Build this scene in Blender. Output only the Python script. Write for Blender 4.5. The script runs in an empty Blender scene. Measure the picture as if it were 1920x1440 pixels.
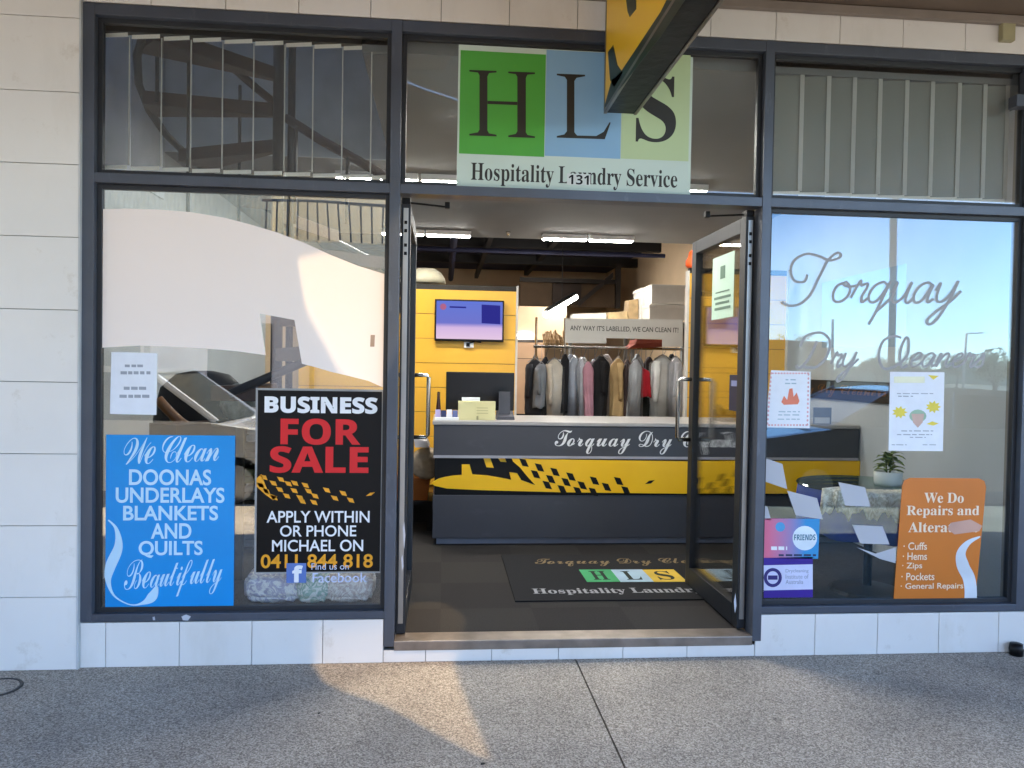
import bpy, bmesh, math, random, os
from mathutils import Vector, Matrix
random.seed(7)
rad = math.radians
scene = bpy.context.scene
COL = scene.collection
HC = 3.245                       # height of the awning soffit over the pavement

# ------------------------------------------------------------------ camera
YAW, PITCH, ROLL = 0.0886812, -0.0215309, 0.0168717
CAM = Vector((0.0, -3.6864, 1.4290)); FPX = 1435.21
cy, sy, cp, sp, cr, sr = (math.cos(YAW), math.sin(YAW), math.cos(PITCH), math.sin(PITCH), math.cos(ROLL), math.sin(ROLL))
FW = Vector((sy*cp, cy*cp, sp)); r0 = Vector((cy, -sy, 0)); u0_ = r0.cross(FW)
RT = cr*r0 + sr*u0_; UP = -sr*r0 + cr*u0_
cd = bpy.data.cameras.new('camera'); cam = bpy.data.objects.new('camera', cd); COL.objects.link(cam)
cam.matrix_world = Matrix(((RT.x, UP.x, -FW.x, CAM.x), (RT.y, UP.y, -FW.y, CAM.y), (RT.z, UP.z, -FW.z, CAM.z), (0, 0, 0, 1)))
cd.sensor_width = 36; cd.lens = 36*FPX/1920; cd.clip_start = 0.05; cd.clip_end = 2000
scene.camera = cam

# ------------------------------------------------------------------ sky, sun, exposure
SUN_K, SUN_M = -0.08, 0.32       # light travels (K, M, -1): from the street, a little from the right
SUN_DIR = Vector((SUN_K, SUN_M, -1)).normalized()
world = bpy.data.worlds.new('World'); scene.world = world; world.use_nodes = True
wn = world.node_tree.nodes; bg = wn['Background']
sky = wn.new('ShaderNodeTexSky'); sky.sky_type = 'NISHITA'; sky.sun_disc = False
sky.sun_elevation = math.asin(-SUN_DIR.z)
sky.sun_rotation = math.atan2(-SUN_DIR.x, -SUN_DIR.y)
sky.altitude = 1500; sky.air_density = 0.9; sky.dust_density = 0.0; sky.ozone_density = 2.0
bg.inputs[1].default_value = 0.15
world.node_tree.links.new(sky.outputs[0], bg.inputs[0])
sl = bpy.data.lights.new('sun', 'SUN'); sl.energy = 2.9; sl.angle = rad(.8); sl.color = (1.0, 0.86, 0.66)
so = bpy.data.objects.new('sun', sl); COL.objects.link(so); so.location = (0, -20, 30)
so.rotation_euler = SUN_DIR.to_track_quat('-Z', 'Y').to_euler()
scene.view_settings.view_transform = 'Standard'; scene.view_settings.look = 'None'
scene.view_settings.exposure = 2.85; scene.view_settings.gamma = 1.0
scene.cycles.max_bounces = 10; scene.cycles.transparent_max_bounces = 24
scene.cycles.sample_clamp_indirect = 6.0

# ------------------------------------------------------------------ helpers: photo pixel -> point at a depth
def ray(u, v): return RT*((u-960)/FPX) - UP*((v-720)/FPX) + FW
def P(u, v, y=0.0):
    d = ray(u, v); return CAM + d*((y-CAM.y)/d.y)
def PZ(u, v, z=0.0):
    d = ray(u, v); return CAM + d*((z-CAM.z)/d.z)
def R(a, b, c, d, y):
    """pixel rectangle (u0,v0,u1,v1) -> x0,x1,z0,z1 on the upright plane y"""
    um, vm = (a+c)/2, (b+d)/2
    return P(a, vm, y).x, P(c, vm, y).x, P(um, d, y).z, P(um, b, y).z
def MIR(u, v, Y):
    """a point out in the street whose mirror image in the shop glass falls at pixel (u,v)"""
    q = P(u, v, Y); return Vector((q.x, 0.08-Y, q.z))
def lin(h):
    h = h.lstrip('#'); o = []
    for i in (0, 2, 4):
        c = int(h[i:i+2], 16)/255; o.append(c/12.92 if c <= .04045 else ((c+.055)/1.055)**2.4)
    return tuple(o)

# ------------------------------------------------------------------ materials
MC = {}
def mat(name, col, rough=.6, metal=0., var=.12, scale=6., bump=0., bscale=None, spec=.5, coat=0.):
    if name in MC: return MC[name]
    if isinstance(col, str): col = lin(col)
    m = bpy.data.materials.new(name); m.use_nodes = True; nt = m.node_tree; n = nt.nodes; b = n['Principled BSDF']
    b.inputs['Roughness'].default_value = rough; b.inputs['Metallic'].default_value = metal
    b.inputs['Specular IOR Level'].default_value = spec; b.inputs['Coat Weight'].default_value = coat
    tc = n.new('ShaderNodeTexCoord')
    nz = n.new('ShaderNodeTexNoise'); nz.inputs['Scale'].default_value = scale; nz.inputs['Detail'].default_value = 6
    nt.links.new(tc.outputs['Object'], nz.inputs['Vector'])
    rp = n.new('ShaderNodeValToRGB'); rp.color_ramp.elements[0].position = .3; rp.color_ramp.elements[1].position = .7
    rp.color_ramp.elements[0].color = tuple(c*(1-var) for c in col)+(1,)
    rp.color_ramp.elements[1].color = tuple(min(1, c*(1+var)) for c in col)+(1,)
    nt.links.new(nz.outputs['Fac'], rp.inputs['Fac']); nt.links.new(rp.outputs['Color'], b.inputs['Base Color'])
    if bump:
        bz = n.new('ShaderNodeTexNoise'); bz.inputs['Scale'].default_value = bscale or scale*4; bz.inputs['Detail'].default_value = 4
        nt.links.new(tc.outputs['Object'], bz.inputs['Vector'])
        bp = n.new('ShaderNodeBump'); bp.inputs['Strength'].default_value = bump; bp.inputs['Distance'].default_value = .01
        nt.links.new(bz.outputs['Fac'], bp.inputs['Height']); nt.links.new(bp.outputs['Normal'], b.inputs['Normal'])
    MC[name] = m; return m
def grime(m, scale, lo, hi, dark, stretch=(1, 1, 1)):
    nt = m.node_tree; n = nt.nodes; b = n['Principled BSDF']; src = b.inputs['Base Color'].links[0].from_socket
    tc = n.new('ShaderNodeTexCoord'); mp = n.new('ShaderNodeMapping'); mp.inputs['Scale'].default_value = stretch; nt.links.new(tc.outputs['Object'], mp.inputs[0])
    z = n.new('ShaderNodeTexNoise'); z.inputs['Scale'].default_value = scale; z.inputs['Detail'].default_value = 9; z.inputs['Roughness'].default_value = .7; nt.links.new(mp.outputs[0], z.inputs['Vector'])
    r = n.new('ShaderNodeValToRGB'); r.color_ramp.elements[0].position = lo; r.color_ramp.elements[1].position = hi; r.color_ramp.elements[0].color = (1, 1, 1, 1); r.color_ramp.elements[1].color = (*dark, 1)
    nt.links.new(z.outputs['Fac'], r.inputs[0]); x = n.new('ShaderNodeMix'); x.data_type = 'RGBA'; x.blend_type = 'MULTIPLY'; x.inputs[0].default_value = 1
    nt.links.new(src, x.inputs[6]); nt.links.new(r.outputs[0], x.inputs[7]); nt.links.new(x.outputs[2], b.inputs['Base Color']); return m
def emit(name, col, s):
    if name in MC: return MC[name]
    m = bpy.data.materials.new(name); m.use_nodes = True; nt = m.node_tree; n = nt.nodes; n.clear()
    e = n.new('ShaderNodeEmission'); e.inputs[0].default_value = (*col, 1); e.inputs[1].default_value = s
    o = n.new('ShaderNodeOutputMaterial'); nt.links.new(e.outputs[0], o.inputs[0]); MC[name] = m; return m
def see_through(name, tint, refl, rough=0.0, body=None, bodyfac=0., gcol=(1, 1, 1), wave=0.):
    """sheet glass / film / net: transparent + mirror (+ a diffuse part)"""
    if name in MC: return MC[name]
    m = bpy.data.materials.new(name); m.use_nodes = True; nt = m.node_tree; n = nt.nodes; n.clear()
    t = n.new('ShaderNodeBsdfTransparent'); t.inputs[0].default_value = (*tint, 1)
    g = n.new('ShaderNodeBsdfGlossy'); g.inputs['Roughness'].default_value = rough; g.inputs['Color'].default_value = (*gcol, 1)
    if wave:
        tcg = n.new('ShaderNodeTexCoord'); ng = n.new('ShaderNodeTexNoise'); ng.inputs['Scale'].default_value = 1.3; ng.inputs['Detail'].default_value = 1; nt.links.new(tcg.outputs['Object'], ng.inputs['Vector'])
        bg_ = n.new('ShaderNodeBump'); bg_.inputs['Strength'].default_value = 1; bg_.inputs['Distance'].default_value = wave; nt.links.new(ng.outputs['Fac'], bg_.inputs['Height']); nt.links.new(bg_.outputs[0], g.inputs['Normal'])
    mx = n.new('ShaderNodeMixShader')
    lw = n.new('ShaderNodeFresnel'); lw.inputs[0].default_value = 1.45
    mu = n.new('ShaderNodeMath'); mu.operation = 'MULTIPLY_ADD'; mu.inputs[1].default_value = .8; mu.inputs[2].default_value = max(0, refl-.03); mu.use_clamp = True
    nt.links.new(lw.outputs[0], mu.inputs[0]); nt.links.new(mu.outputs[0], mx.inputs[0])
    nt.links.new(t.outputs[0], mx.inputs[1]); nt.links.new(g.outputs[0], mx.inputs[2])
    last = mx
    if body:
        d = n.new('ShaderNodeBsdfDiffuse'); d.inputs[0].default_value = (*body, 1)
        m2 = n.new('ShaderNodeMixShader'); m2.inputs[0].default_value = bodyfac
        nt.links.new(mx.outputs[0], m2.inputs[1]); nt.links.new(d.outputs[0], m2.inputs[2]); last = m2
    o = n.new('ShaderNodeOutputMaterial'); nt.links.new(last.outputs[0], o.inputs[0]); MC[name] = m; return m

GLASS = see_through('window_glass', (.95, .97, .96), .06, gcol=(.55, .79, 1), wave=.0022)
GLASS_T = see_through('transom_glass', (.95, .96, .95), .045)
GLASS_D = see_through('door_glass', (.98, .99, .985), .036)
CLEAR = see_through('clear_plastic', (.95, .95, .95), .05, .05)
FRAME = mat('charcoal_aluminium', '#50555f', .38, .25, .14, 3, .08, 120)
GLASS_L = see_through('left_window_glass', (.95, .97, .96), .15, wave=.0022)
grime(FRAME, 14, .58, .70, (1.5, 1.48, 1.42), (1, 1, .25)); grime(FRAME, 60, .66, .72, (1.7, 1.7, 1.7))
FRAME_D = mat('dark_gasket', '#24262a', .5)
TILE = None  # set below
BLACK = mat('black_print', '#08080a', .45, var=.05, spec=.25)
WHITE = mat('white_print', '#eceded', .5, var=.03)
CARD = mat('white_paper', '#e4e8ee', .7, var=.03, scale=20)
CHROME = mat('brushed_steel', '#c8c6c0', .22, 1, .05)

# ------------------------------------------------------------------ meshes
class MB:
    def __init__(s): s.b = bmesh.new()
    def box(s, x0, x1, y0, y1, z0, z1, bev=0):
        g = bmesh.ops.create_cube(s.b, size=1); vs = g['verts']
        for v in vs: v.co = Vector((x0+(v.co.x+.5)*(x1-x0), y0+(v.co.y+.5)*(y1-y0), z0+(v.co.z+.5)*(z1-z0)))
        if bev:
            es = list({e for v in vs for e in v.link_edges})
            bmesh.ops.bevel(s.b, geom=es, offset=bev, segments=2, affect='EDGES', profile=.6)
        return s
    def prism(s, pts, axis, a, b):
        """polygon in the two other axes, swept from a to b along axis"""
        def mk(p, t):
            return {'y': Vector((p[0], t, p[1])), 'x': Vector((t, p[0], p[1])), 'z': Vector((p[0], p[1], t))}[axis]
        A = [s.b.verts.new(mk(p, a)) for p in pts]; B = [s.b.verts.new(mk(p, b)) for p in pts]; n = len(pts)
        s.b.faces.new(A); s.b.faces.new(B[::-1])
        for i in range(n): s.b.faces.new((A[i], B[i], B[(i+1) % n], A[(i+1) % n]))
        return s
    def tube(s, path, r, n=8, cap=True):
        path = [Vector(p) for p in path]; rings = []; N = len(path)
        for i, p in enumerate(path):
            t = (path[min(i+1, N-1)]-path[max(i-1, 0)]).normalized()
            a = t.cross(Vector((0, 0, 1)));
            if a.length < .05: a = t.cross(Vector((0, 1, 0)))
            a.normalize(); b = t.cross(a); rr = r[i] if isinstance(r, (list, tuple)) else r
            rings.append([s.b.verts.new(p+(a*math.cos(6.28318*k/n)+b*math.sin(6.28318*k/n))*rr) for k in range(n)])
        for i in range(N-1):
            for k in range(n): s.b.faces.new((rings[i][k], rings[i][(k+1) % n], rings[i+1][(k+1) % n], rings[i+1][k]))
        if cap: s.b.faces.new(rings[0]); s.b.faces.new(rings[-1][::-1])
        return s
    def lathe(s, prof, c, n=24, fn=None):
        """profile (r,z) about the upright axis through c"""
        rings = []
        for r, z in prof:
            ring = []
            for k in range(n):
                a = 6.28318530718*k/n; q = (fn(a, r, z) if fn else r)
                ring.append(s.b.verts.new(Vector(c)+Vector((q*math.cos(a), q*math.sin(a), z))))
            rings.append(ring)
        for i in range(len(rings)-1):
            for k in range(n): s.b.faces.new((rings[i][k], rings[i][(k+1) % n], rings[i+1][(k+1) % n], rings[i+1][k]))
        if prof[0][0] > 1e-5: s.b.faces.new(rings[0][::-1])
        if prof[-1][0] > 1e-5: s.b.faces.new(rings[-1])
        return s
    def loft(s, rings, cap=True):
        V = [[s.b.verts.new(Vector(p)) for p in r] for r in rings]; n = len(V[0])
        for i in range(len(V)-1):
            for k in range(n): s.b.faces.new((V[i][k], V[i][(k+1) % n], V[i+1][(k+1) % n], V[i+1][k]))
        if cap: s.b.faces.new(V[0][::-1]); s.b.faces.new(V[-1])
        return s
    def quad(s, *pts): s.b.faces.new([s.b.verts.new(Vector(p)) for p in pts]); return s
    def leaf(s, base, d, L, w, droop=.3):
        d = Vector(d).normalized(); side = d.cross(Vector((0, 0, 1)));
        if side.length < .1: side = Vector((1, 0, 0))
        side.normalize(); p = Vector(base); prev = None
        for i in range(5):
            t = i/4; ww = w*math.sin(math.pi*min(.97, max(.04, t*.92+.05)))
            c = p+d*(L*t)+Vector((0, 0, -droop*L*t*t)); a = s.b.verts.new(c-side*ww); m = s.b.verts.new(c+Vector((0, 0, -.15*ww))); b = s.b.verts.new(c+side*ww)
            if prev:
                s.b.faces.new((prev[0], prev[1], m, a)); s.b.faces.new((prev[1], prev[2], b, m))
            prev = (a, m, b)
        return s
    def build(s, name, m, parent=None, smooth=False, kind=None):
        bmesh.ops.remove_doubles(s.b, verts=s.b.verts, dist=1e-6)
        bmesh.ops.recalc_face_normals(s.b, faces=s.b.faces)
        me = bpy.data.meshes.new(name); s.b.to_mesh(me); s.b.free()
        if m: me.materials.append(m)
        if smooth:
            for p in me.polygons: p.use_smooth = True
        return link(name, me, parent, kind)
def link(name, me, parent=None, kind=None):
    o = bpy.data.objects.new(name, me); COL.objects.link(o)
    if parent is not None:
        o.parent = parent
        if parent.type == 'EMPTY': o.location = -Vector(parent.location)
    if kind: o['kind'] = kind
    return o
def tag(o, label, cat, group=None):
    o['label'] = label; o['category'] = cat
    if group: o['group'] = group
    return o
def thing(name, label, cat, loc=(0, 0, 0), group=None):
    o = bpy.data.objects.new(name, None); COL.objects.link(o); o.location = loc; o.empty_display_size = .1
    return tag(o, label, cat, group)

# writing -----------------------------------------------------------
try:
    _fd = bpy.utils.system_resource('DATAFILES', path='fonts')
    MATHF = bpy.data.fonts.load(os.path.join(_fd, 'NotoSansMath-Regular.woff2'))
except Exception: MATHF = None
_EX = {'B': 0x212C, 'E': 0x2130, 'F': 0x2131, 'H': 0x210B, 'I': 0x2110, 'L': 0x2112, 'M': 0x2133, 'R': 0x211B, 'e': 0x212F, 'g': 0x210A, 'o': 0x2134}
def style(s, st):
    if MATHF is None or st == 'plain': return s, None
    U, L, D = {'serif': (0x1D400, 0x1D41A, 0x1D7CE), 'script': (0x1D49C, 0x1D4B6, None), 'bscript': (0x1D4D0, 0x1D4EA, None),
               'sansb': (0x1D5D4, 0x1D5EE, 0x1D7EC), 'sans': (0x1D5A0, 0x1D5BA, 0x1D7E2), 'seriti': (0x1D468, 0x1D482, None)}[st]
    o = ''
    for c in s:
        if st == 'script' and c in _EX: o += chr(_EX[c])
        elif 'A' <= c <= 'Z': o += chr(U+ord(c)-65)
        elif 'a' <= c <= 'z': o += chr(L+ord(c)-97)
        elif D and c.isdigit(): o += chr(D+ord(c)-48)
        else: o += c
    return o, MATHF
def text_mesh(s, st, offset=0., spacing=1., extrude=.004):
    body, f = style(s, st)
    c = bpy.data.curves.new('txt', 'FONT'); c.body = body; c.size = 1; c.offset = offset; c.space_character = spacing; c.extrude = extrude
    c.resolution_u = 6
    if f: c.font = f
    o = bpy.data.objects.new('txt', c); COL.objects.link(o)
    dg = bpy.context.evaluated_depsgraph_get(); me = bpy.data.meshes.new_from_object(o.evaluated_get(dg))
    bpy.data.objects.remove(o); bpy.data.curves.remove(c); return me
def write(name, s, rect, y, st, m, parent=None, offset=0., spacing=1., rot=0., keep=False, thick=.0006, xf=None, slant=0.):
    """lettering fitted into the pixel rectangle rect on the upright plane y (front face at y)"""
    me = text_mesh(s, st, offset, spacing)
    for v in me.vertices: v.co.x += slant*v.co.y
    xs = [v.co.x for v in me.vertices]; ys = [v.co.y for v in me.vertices]
    x0, x1, y0, y1 = min(xs), max(xs), min(ys), max(ys)
    X0, X1, Z0, Z1 = R(*rect, y) if len(rect) == 4 else rect[1]
    sx = (X1-X0)/(x1-x0); sz = (Z1-Z0)/(y1-y0)
    if keep: sx = sz = min(sx, sz)
    cx, cz = (X0+X1)/2, (Z0+Z1)/2; ca, sa = math.cos(rot), math.sin(rot)
    for v in me.vertices:
        a = (v.co.x-(x0+x1)/2)*sx; b = (v.co.y-(y0+y1)/2)*sz
        p = Vector((cx+a*ca-b*sa, y-thick*(1 if v.co.z > 0 else 0), cz+a*sa+b*ca))
        v.co = xf(p) if xf else p
    me.materials.clear(); me.materials.append(m); me.name = name
    return link(name, me, parent)
def panel(name, rect, y, m, parent=None, thick=.003, bev=0):
    x0, x1, z0, z1 = R(*rect, y); b = MB(); b.box(x0, x1, y, y+thick, z0, z1, bev); return b.build(name, m, parent)
def shape(name, pts, y, m, parent=None, thick=.001):
    b = MB(); b.prism([(P(u, v, y).x, P(u, v, y).z) for u, v in pts], 'y', y, y+thick); return b.build(name, m, parent)
def shapes(name, polys, y, m, parent=None, thick=.001):
    b = MB()
    for pts in polys: b.prism([(P(u, v, y).x, P(u, v, y).z) for u, v in pts], 'y', y, y+thick)
    return b.build(name, m, parent)
def disc(u, v, ru, rv=None, n=24): return [(u+ru*math.cos(6.2832*k/n), v+(rv or ru)*math.sin(6.2832*k/n)) for k in range(n)]
def ribbon(pts, ws):
    """centre line in pixels with half widths -> polygon"""
    L, Rr = [], []; N = len(pts)
    for i, p in enumerate(pts):
        a = Vector(pts[max(0, i-1)]); b = Vector(pts[min(N-1, i+1)]); t = (b-a).normalized(); n = Vector((-t.y, t.x))*ws[i]
        L.append((p[0]+n.x, p[1]+n.y)); Rr.append((p[0]-n.x, p[1]-n.y))
    return L+Rr[::-1]
def smooth_path(pts, k=6):
    out = []
    for i in range(len(pts)-1):
        p0 = Vector(pts[max(i-1, 0)]); p1 = Vector(pts[i]); p2 = Vector(pts[i+1]); p3 = Vector(pts[min(i+2, len(pts)-1)])
        for j in range(k):
            t = j/k; out.append(tuple(.5*((2*p1)+(p2-p0)*t+(2*p0-5*p1+4*p2-p3)*t*t+(3*p1-p0-3*p2+p3)*t**3)))
    out.append(tuple(pts[-1])); return out

# ------------------------------------------------------------------ ground: pavement, kerb, road
def aggregate(name, c1, c2, c3, sc):
    m = bpy.data.materials.new(name); m.use_nodes = True; nt = m.node_tree; n = nt.nodes; b = n['Principled BSDF']; b.inputs['Roughness'].default_value = .85
    tc = n.new('ShaderNodeTexCoord'); v = n.new('ShaderNodeTexVoronoi'); v.inputs['Scale'].default_value = sc
    nt.links.new(tc.outputs['Object'], v.inputs['Vector'])
    rp = n.new('ShaderNodeValToRGB'); e = rp.color_ramp.elements; e[0].color = (*c1, 1); e[1].color = (*c3, 1); e[0].position = .05; e[1].position = .95
    k = e.new(.5); k.color = (*c2, 1)
    sep = n.new('ShaderNodeSeparateColor'); nt.links.new(v.outputs['Color'], sep.inputs[0]); nt.links.new(sep.outputs[0], rp.inputs[0])
    nz = n.new('ShaderNodeTexNoise'); nz.inputs['Scale'].default_value = 1.7; nz.inputs['Detail'].default_value = 5; nt.links.new(tc.outputs['Object'], nz.inputs['Vector'])
    r2 = n.new('ShaderNodeValToRGB'); r2.color_ramp.elements[0].color = (.74, .74, .74, 1); r2.color_ramp.elements[1].color = (1.12, 1.1, 1.06, 1); r2.color_ramp.elements[0].position = .3; r2.color_ramp.elements[1].position = .7
    nt.links.new(nz.outputs['Fac'], r2.inputs[0])
    mx = n.new('ShaderNodeMix'); mx.data_type = 'RGBA'; mx.blend_type = 'MULTIPLY'; mx.inputs[0].default_value = 1
    nt.links.new(rp.outputs[0], mx.inputs[6]); nt.links.new(r2.outputs[0], mx.inputs[7]); nt.links.new(mx.outputs[2], b.inputs['Base Color'])
    vg = n.new('ShaderNodeTexVoronoi'); vg.inputs['Scale'].default_value = 3.1; nt.links.new(tc.outputs['Object'], vg.inputs['Vector'])
    rg = n.new('ShaderNodeValToRGB'); rg.color_ramp.elements[0].color = (.55, .55, .55, 1); rg.color_ramp.elements[1].color = (1, 1, 1, 1); rg.color_ramp.elements[0].position = .045; rg.color_ramp.elements[1].position = .075
    nt.links.new(vg.outputs['Distance'], rg.inputs[0]); m3 = n.new('ShaderNodeMix'); m3.data_type = 'RGBA'; m3.blend_type = 'MULTIPLY'; m3.inputs[0].default_value = .75
    nt.links.new(mx.outputs[2], m3.inputs[6]); nt.links.new(rg.outputs[0], m3.inputs[7]); nt.links.new(m3.outputs[2], b.inputs['Base Color'])
    bp = n.new('ShaderNodeBump'); bp.inputs['Strength'].default_value = .5; bp.inputs['Distance'].default_value = .004
    nt.links.new(v.outputs['Distance'], bp.inputs['Height']); nt.links.new(bp.outputs['Normal'], b.inputs['Normal']); return m
PAVE = aggregate('exposed_aggregate', lin('#756d63'), lin('#a0978b'), lin('#c4bbae'), 190)
ASPH = aggregate('asphalt', lin('#2e2e30'), lin('#3f3f41'), lin('#5a5957'), 70)
KERB = mat('kerb_concrete', '#9a958c', .85, bump=.3)
# pavement slabs with a sawn control joint that runs out from the doorway to the street
jA, jB = PZ(1079, 1236), PZ(1172, 1440); jd = (jB-jA)/(jB.y-jA.y)
def jx(y, s=0): q = jA+jd*(y-jA.y); return q.x+s
b = MB()
b.prism([(-40, .02), (jx(.02, -.004), .02), (jx(-3.95, -.004), -3.95), (-40, -3.95)], 'z', -.12, 0)
b.prism([(jx(.02, .004), .02), (40, .02), (40, -3.95), (jx(-3.95, .004), -3.95)], 'z', -.12, 0)
b.build('pavement', PAVE, kind='structure')
b = MB(); b.box(-40, 40, -3.95, .0, -.13, -.015); b.build('pavement_bed', mat('joint_dirt', '#2c2925', .9), kind='structure')
b = MB(); b.box(-40, 40, -4.1, -3.952, -.2, .0, .015); b.build('kerb', KERB, kind='structure')
b = MB(); b.box(-400, 400, -600, 60, -.6, -.14); b.build('ground', mat('ground_dirt', '#6c6a58', .9), kind='structure')
b = MB(); b.box(-120, 120, -13.5, -4.101, -.3, -.132); b.build('road', ASPH, kind='structure')
b = MB(); b.box(-40, 40, -17, -13.504, -.3, 0, .01); b.build('far_pavement', KERB, kind='structure')

# ------------------------------------------------------------------ the shop building
FXL, FXR = -1.672, 2.965
ML0, ML1, MR0, MR1 = -.270, -.221, 1.558, 1.603
ZB, ZM, ZT0, ZT1, ZTOP = .214, .078, 2.248, 2.288, 3.061
FLOOR = .10
shop = thing('shop_building', 'tiled single storey laundry shop with charcoal aluminium shopfront under the awning', 'building', (0, 0, 0))

TILE = mat('glazed_white_tile', '#e3dfd8', .28, 0, .05, 1.6, .03, 9)
grime(TILE, 5, .60, .74, (.80, .76, .70)); grime(TILE, 2.2, .52, .8, (.86, .84, .80), (1, 1, .35))
GROUT = mat('tile_grout', '#8d8a86', .9)
def tiles(name, rects, y, depth=.012, gap=.003):
    b = MB()
    for x0, x1, z0, z1 in rects: b.box(x0+gap/2, x1-gap/2, y-random.uniform(0, .0008), y+depth, z0+gap/2, z1-gap/2, .0016)
    return b.build(name, TILE, shop)
# left pillar: tall stack, slightly proud
XP = P(146, 700, -.02).x
zj = [0]+[P(72, v, -.02).z for v in (1120, 986, 851, 716, 580, 443, 306, 170, 30)]+[3.24]
rc = [(x, x+.62 if x > -2.5 else x+.62, zj[i], zj[i+1]) for i in range(len(zj)-1) for x in (XP-.62, XP-1.24, XP-1.86)]
tiles('pillar_tiles', rc, -.02)
b = MB(); b.box(XP-1.9, XP-.002, -.0085, .25, 0, 3.26); b.build('pillar_core', GROUT, shop)
b = MB(); b.box(XP, XP+.006, -.022, .2, 0, 3.24); b.build('pillar_edge_trim', mat('tile_trim', '#bfc1c0', .4), shop)
# sill tiles below both windows, and the step face
def row(us, v, y, z0, z1):
    xs = [P(u, v, y).x for u in us]; return [(xs[i], xs[i+1], z0, z1) for i in range(len(xs)-1)]
lx = [XP+.006]+[P(u, 1210, 0).x for u in (198, 336, 472, 605)]+[ML0-.002]
tiles('sill_tiles', [(lx[i], lx[i+1], 0, ZB-.003) for i in range(len(lx)-1)], 0)
rx = [MR1-.03]+[P(u, 1190, 0).x for u in (1528, 1645, 1760, 1872, 1985, 2100, 2215, 2330, 2445)]
tiles('sill_tiles', [(rx[i], rx[i+1], 0, ZB-.003) for i in range(len(rx)-1)], 0)
sx_ = [ML0-.002]+[P(u, 1228, 0).x for u in (798, 922, 1047, 1168, 1288)]+[MR1-.03]
tiles('step_tiles', [(sx_[i], sx_[i+1], 0, ZM-.018) for i in range(len(sx_)-1)], .002)
tx = [XP+.006]+[P(u, 40, 0).x for u in (283, 423, 560, 695, 827, 955, 1083)]; st_ = tx[-1]-tx[-2]
while tx[-1] < 6: tx.append(tx[-1]+st_)
tiles('head_tiles', [(tx[i], tx[i+1], ZTOP+.004, HC+.06) for i in range(len(tx)-1)], 0)
b = MB(); b.box(XP+.01, ML0, .0125, .1, 0, ZB-.006); b.box(MR1, 6, .0125, .1, 0, ZB-.006); b.box(ML0, MR1, .0145, .11, 0, ZM-.022); b.box(XP+.01, 6, .0125, .2, ZTOP+.006, 3.4)
b.box(FXR+.065, 6, .0125, .2, ZB-.006, ZTOP+.006); b.build('wall_core', GROUT, shop)
rr = [(x, x+.35, z, z+.35) for x in (FXR+.07, FXR+.42, FXR+.77, FXR+1.12, FXR+1.47, FXR+1.82) for z in [ZB+.355*k for k in range(8)]]
tiles('side_tiles', rr, .001)
REND = mat('painted_render', '#b9b2a6', .8, bump=.15)
b = MB(); b.box(-14, 14, .02, .205, 3.41, 8.6); b.build('upper_wall', REND, shop)
for xa, xb in ((-14, XP-1.9), (6, 14)):
    b = MB(); b.box(xa, xb, .0, .3, 0, 3.4); b.build('neighbour_wall', REND, shop)
# shell of the room
XL, XR, YB, CZ = -2.05, 3.22, 11.5, 2.95
CREAM = mat('cream_wall', '#cdb596', .8, var=.06, scale=2)
GREYW = mat('grey_wall', '#b7bec5', .75, var=.05, scale=2)
GREYC = mat('ceiling_board', '#84878a', .8, var=.04, scale=2)
NAVY = mat('navy_ceiling', '#232848', .75, var=.25, scale=3)
for xa, ye in ((XR, 4.2), (XL-.1, 5.33)):
    b = MB(); b.box(xa, xa+.1, .2, ye, 0, 4.5); b.build('side_wall', GREYW, shop)
b = MB(); b.box(XR, XR+.1, 4.203, YB, 0, 4.5); b.box(XL-.1, XL, 5.333, YB, 0, 4.5); b.box(XL, XR, YB, YB+.1, 0, 4.5); b.build('back_wall', CREAM, shop)
b = MB(); b.box(-.42, XR, .11, 5.33, CZ, CZ+.06); b.box(XL, -.423, 2.1, 5.33, CZ, CZ+.06); b.box(XL, XR, 5.28, 5.33, CZ+.06, 3.42); b.box(-.42, -.38, .21, 2.1, CZ+.061, 4.5); b.box(XL, -.42, 2.1, 2.14, CZ+.061, 4.5); b.build('ceiling', GREYC, shop)
b = MB(); b.box(XL, XR, 5.333, YB, 3.36, 3.42); b.build('rear_ceiling', NAVY, shop)
b = MB(); b.box(-.5, XR+.1, .21, YB+.1, 4.502, 4.6); b.box(XL-.1, -.503, 1.45, YB+.1, 4.502, 4.6); b.build('roof', mat('roof_sheet', '#777a7c', .6), shop)
b = MB()
for y, z in ((6.2, 3.2), (7.6, 3.2), (9.0, 3.15)): b.box(XL, XR, y, y+.12, z, z+.14)
b.box(.55, .62, 5.4, 11, 3.12, 3.2); b.box(1.5, 1.58, 5.4, 11, 3.2, 3.3)
b.build('ceiling_beam', mat('black_steel', '#0f0f12', .6), shop)
bb = MB(); bb.tube([(.1, 5.5, 3.1), (.1, 11, 3.1)], .05); bb.tube([(-1.2, 7, 3.05), (3.1, 7, 3.05)], .03); bb.build('ceiling_pipe', NAVY, shop)

b = MB(); b.box(XL-.1, -.5, .21, 1.449, 4.53, 4.536); b.build('added_skylight', see_through('added_skylight_glass', (.8, .85, .9), .05), shop)  # invented roof opening, added to bring sky light into the stairwell
b = MB(); b.box(XL, -.43, 2.075, 2.098, CZ+.0, 4.5); b.box(XL+.001, XL+.02, .21, 2.07, 2.6, 4.5); b.build('stairwell_lining', mat('stairwell_grey', '#c9d2dc', .8), shop)
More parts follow.
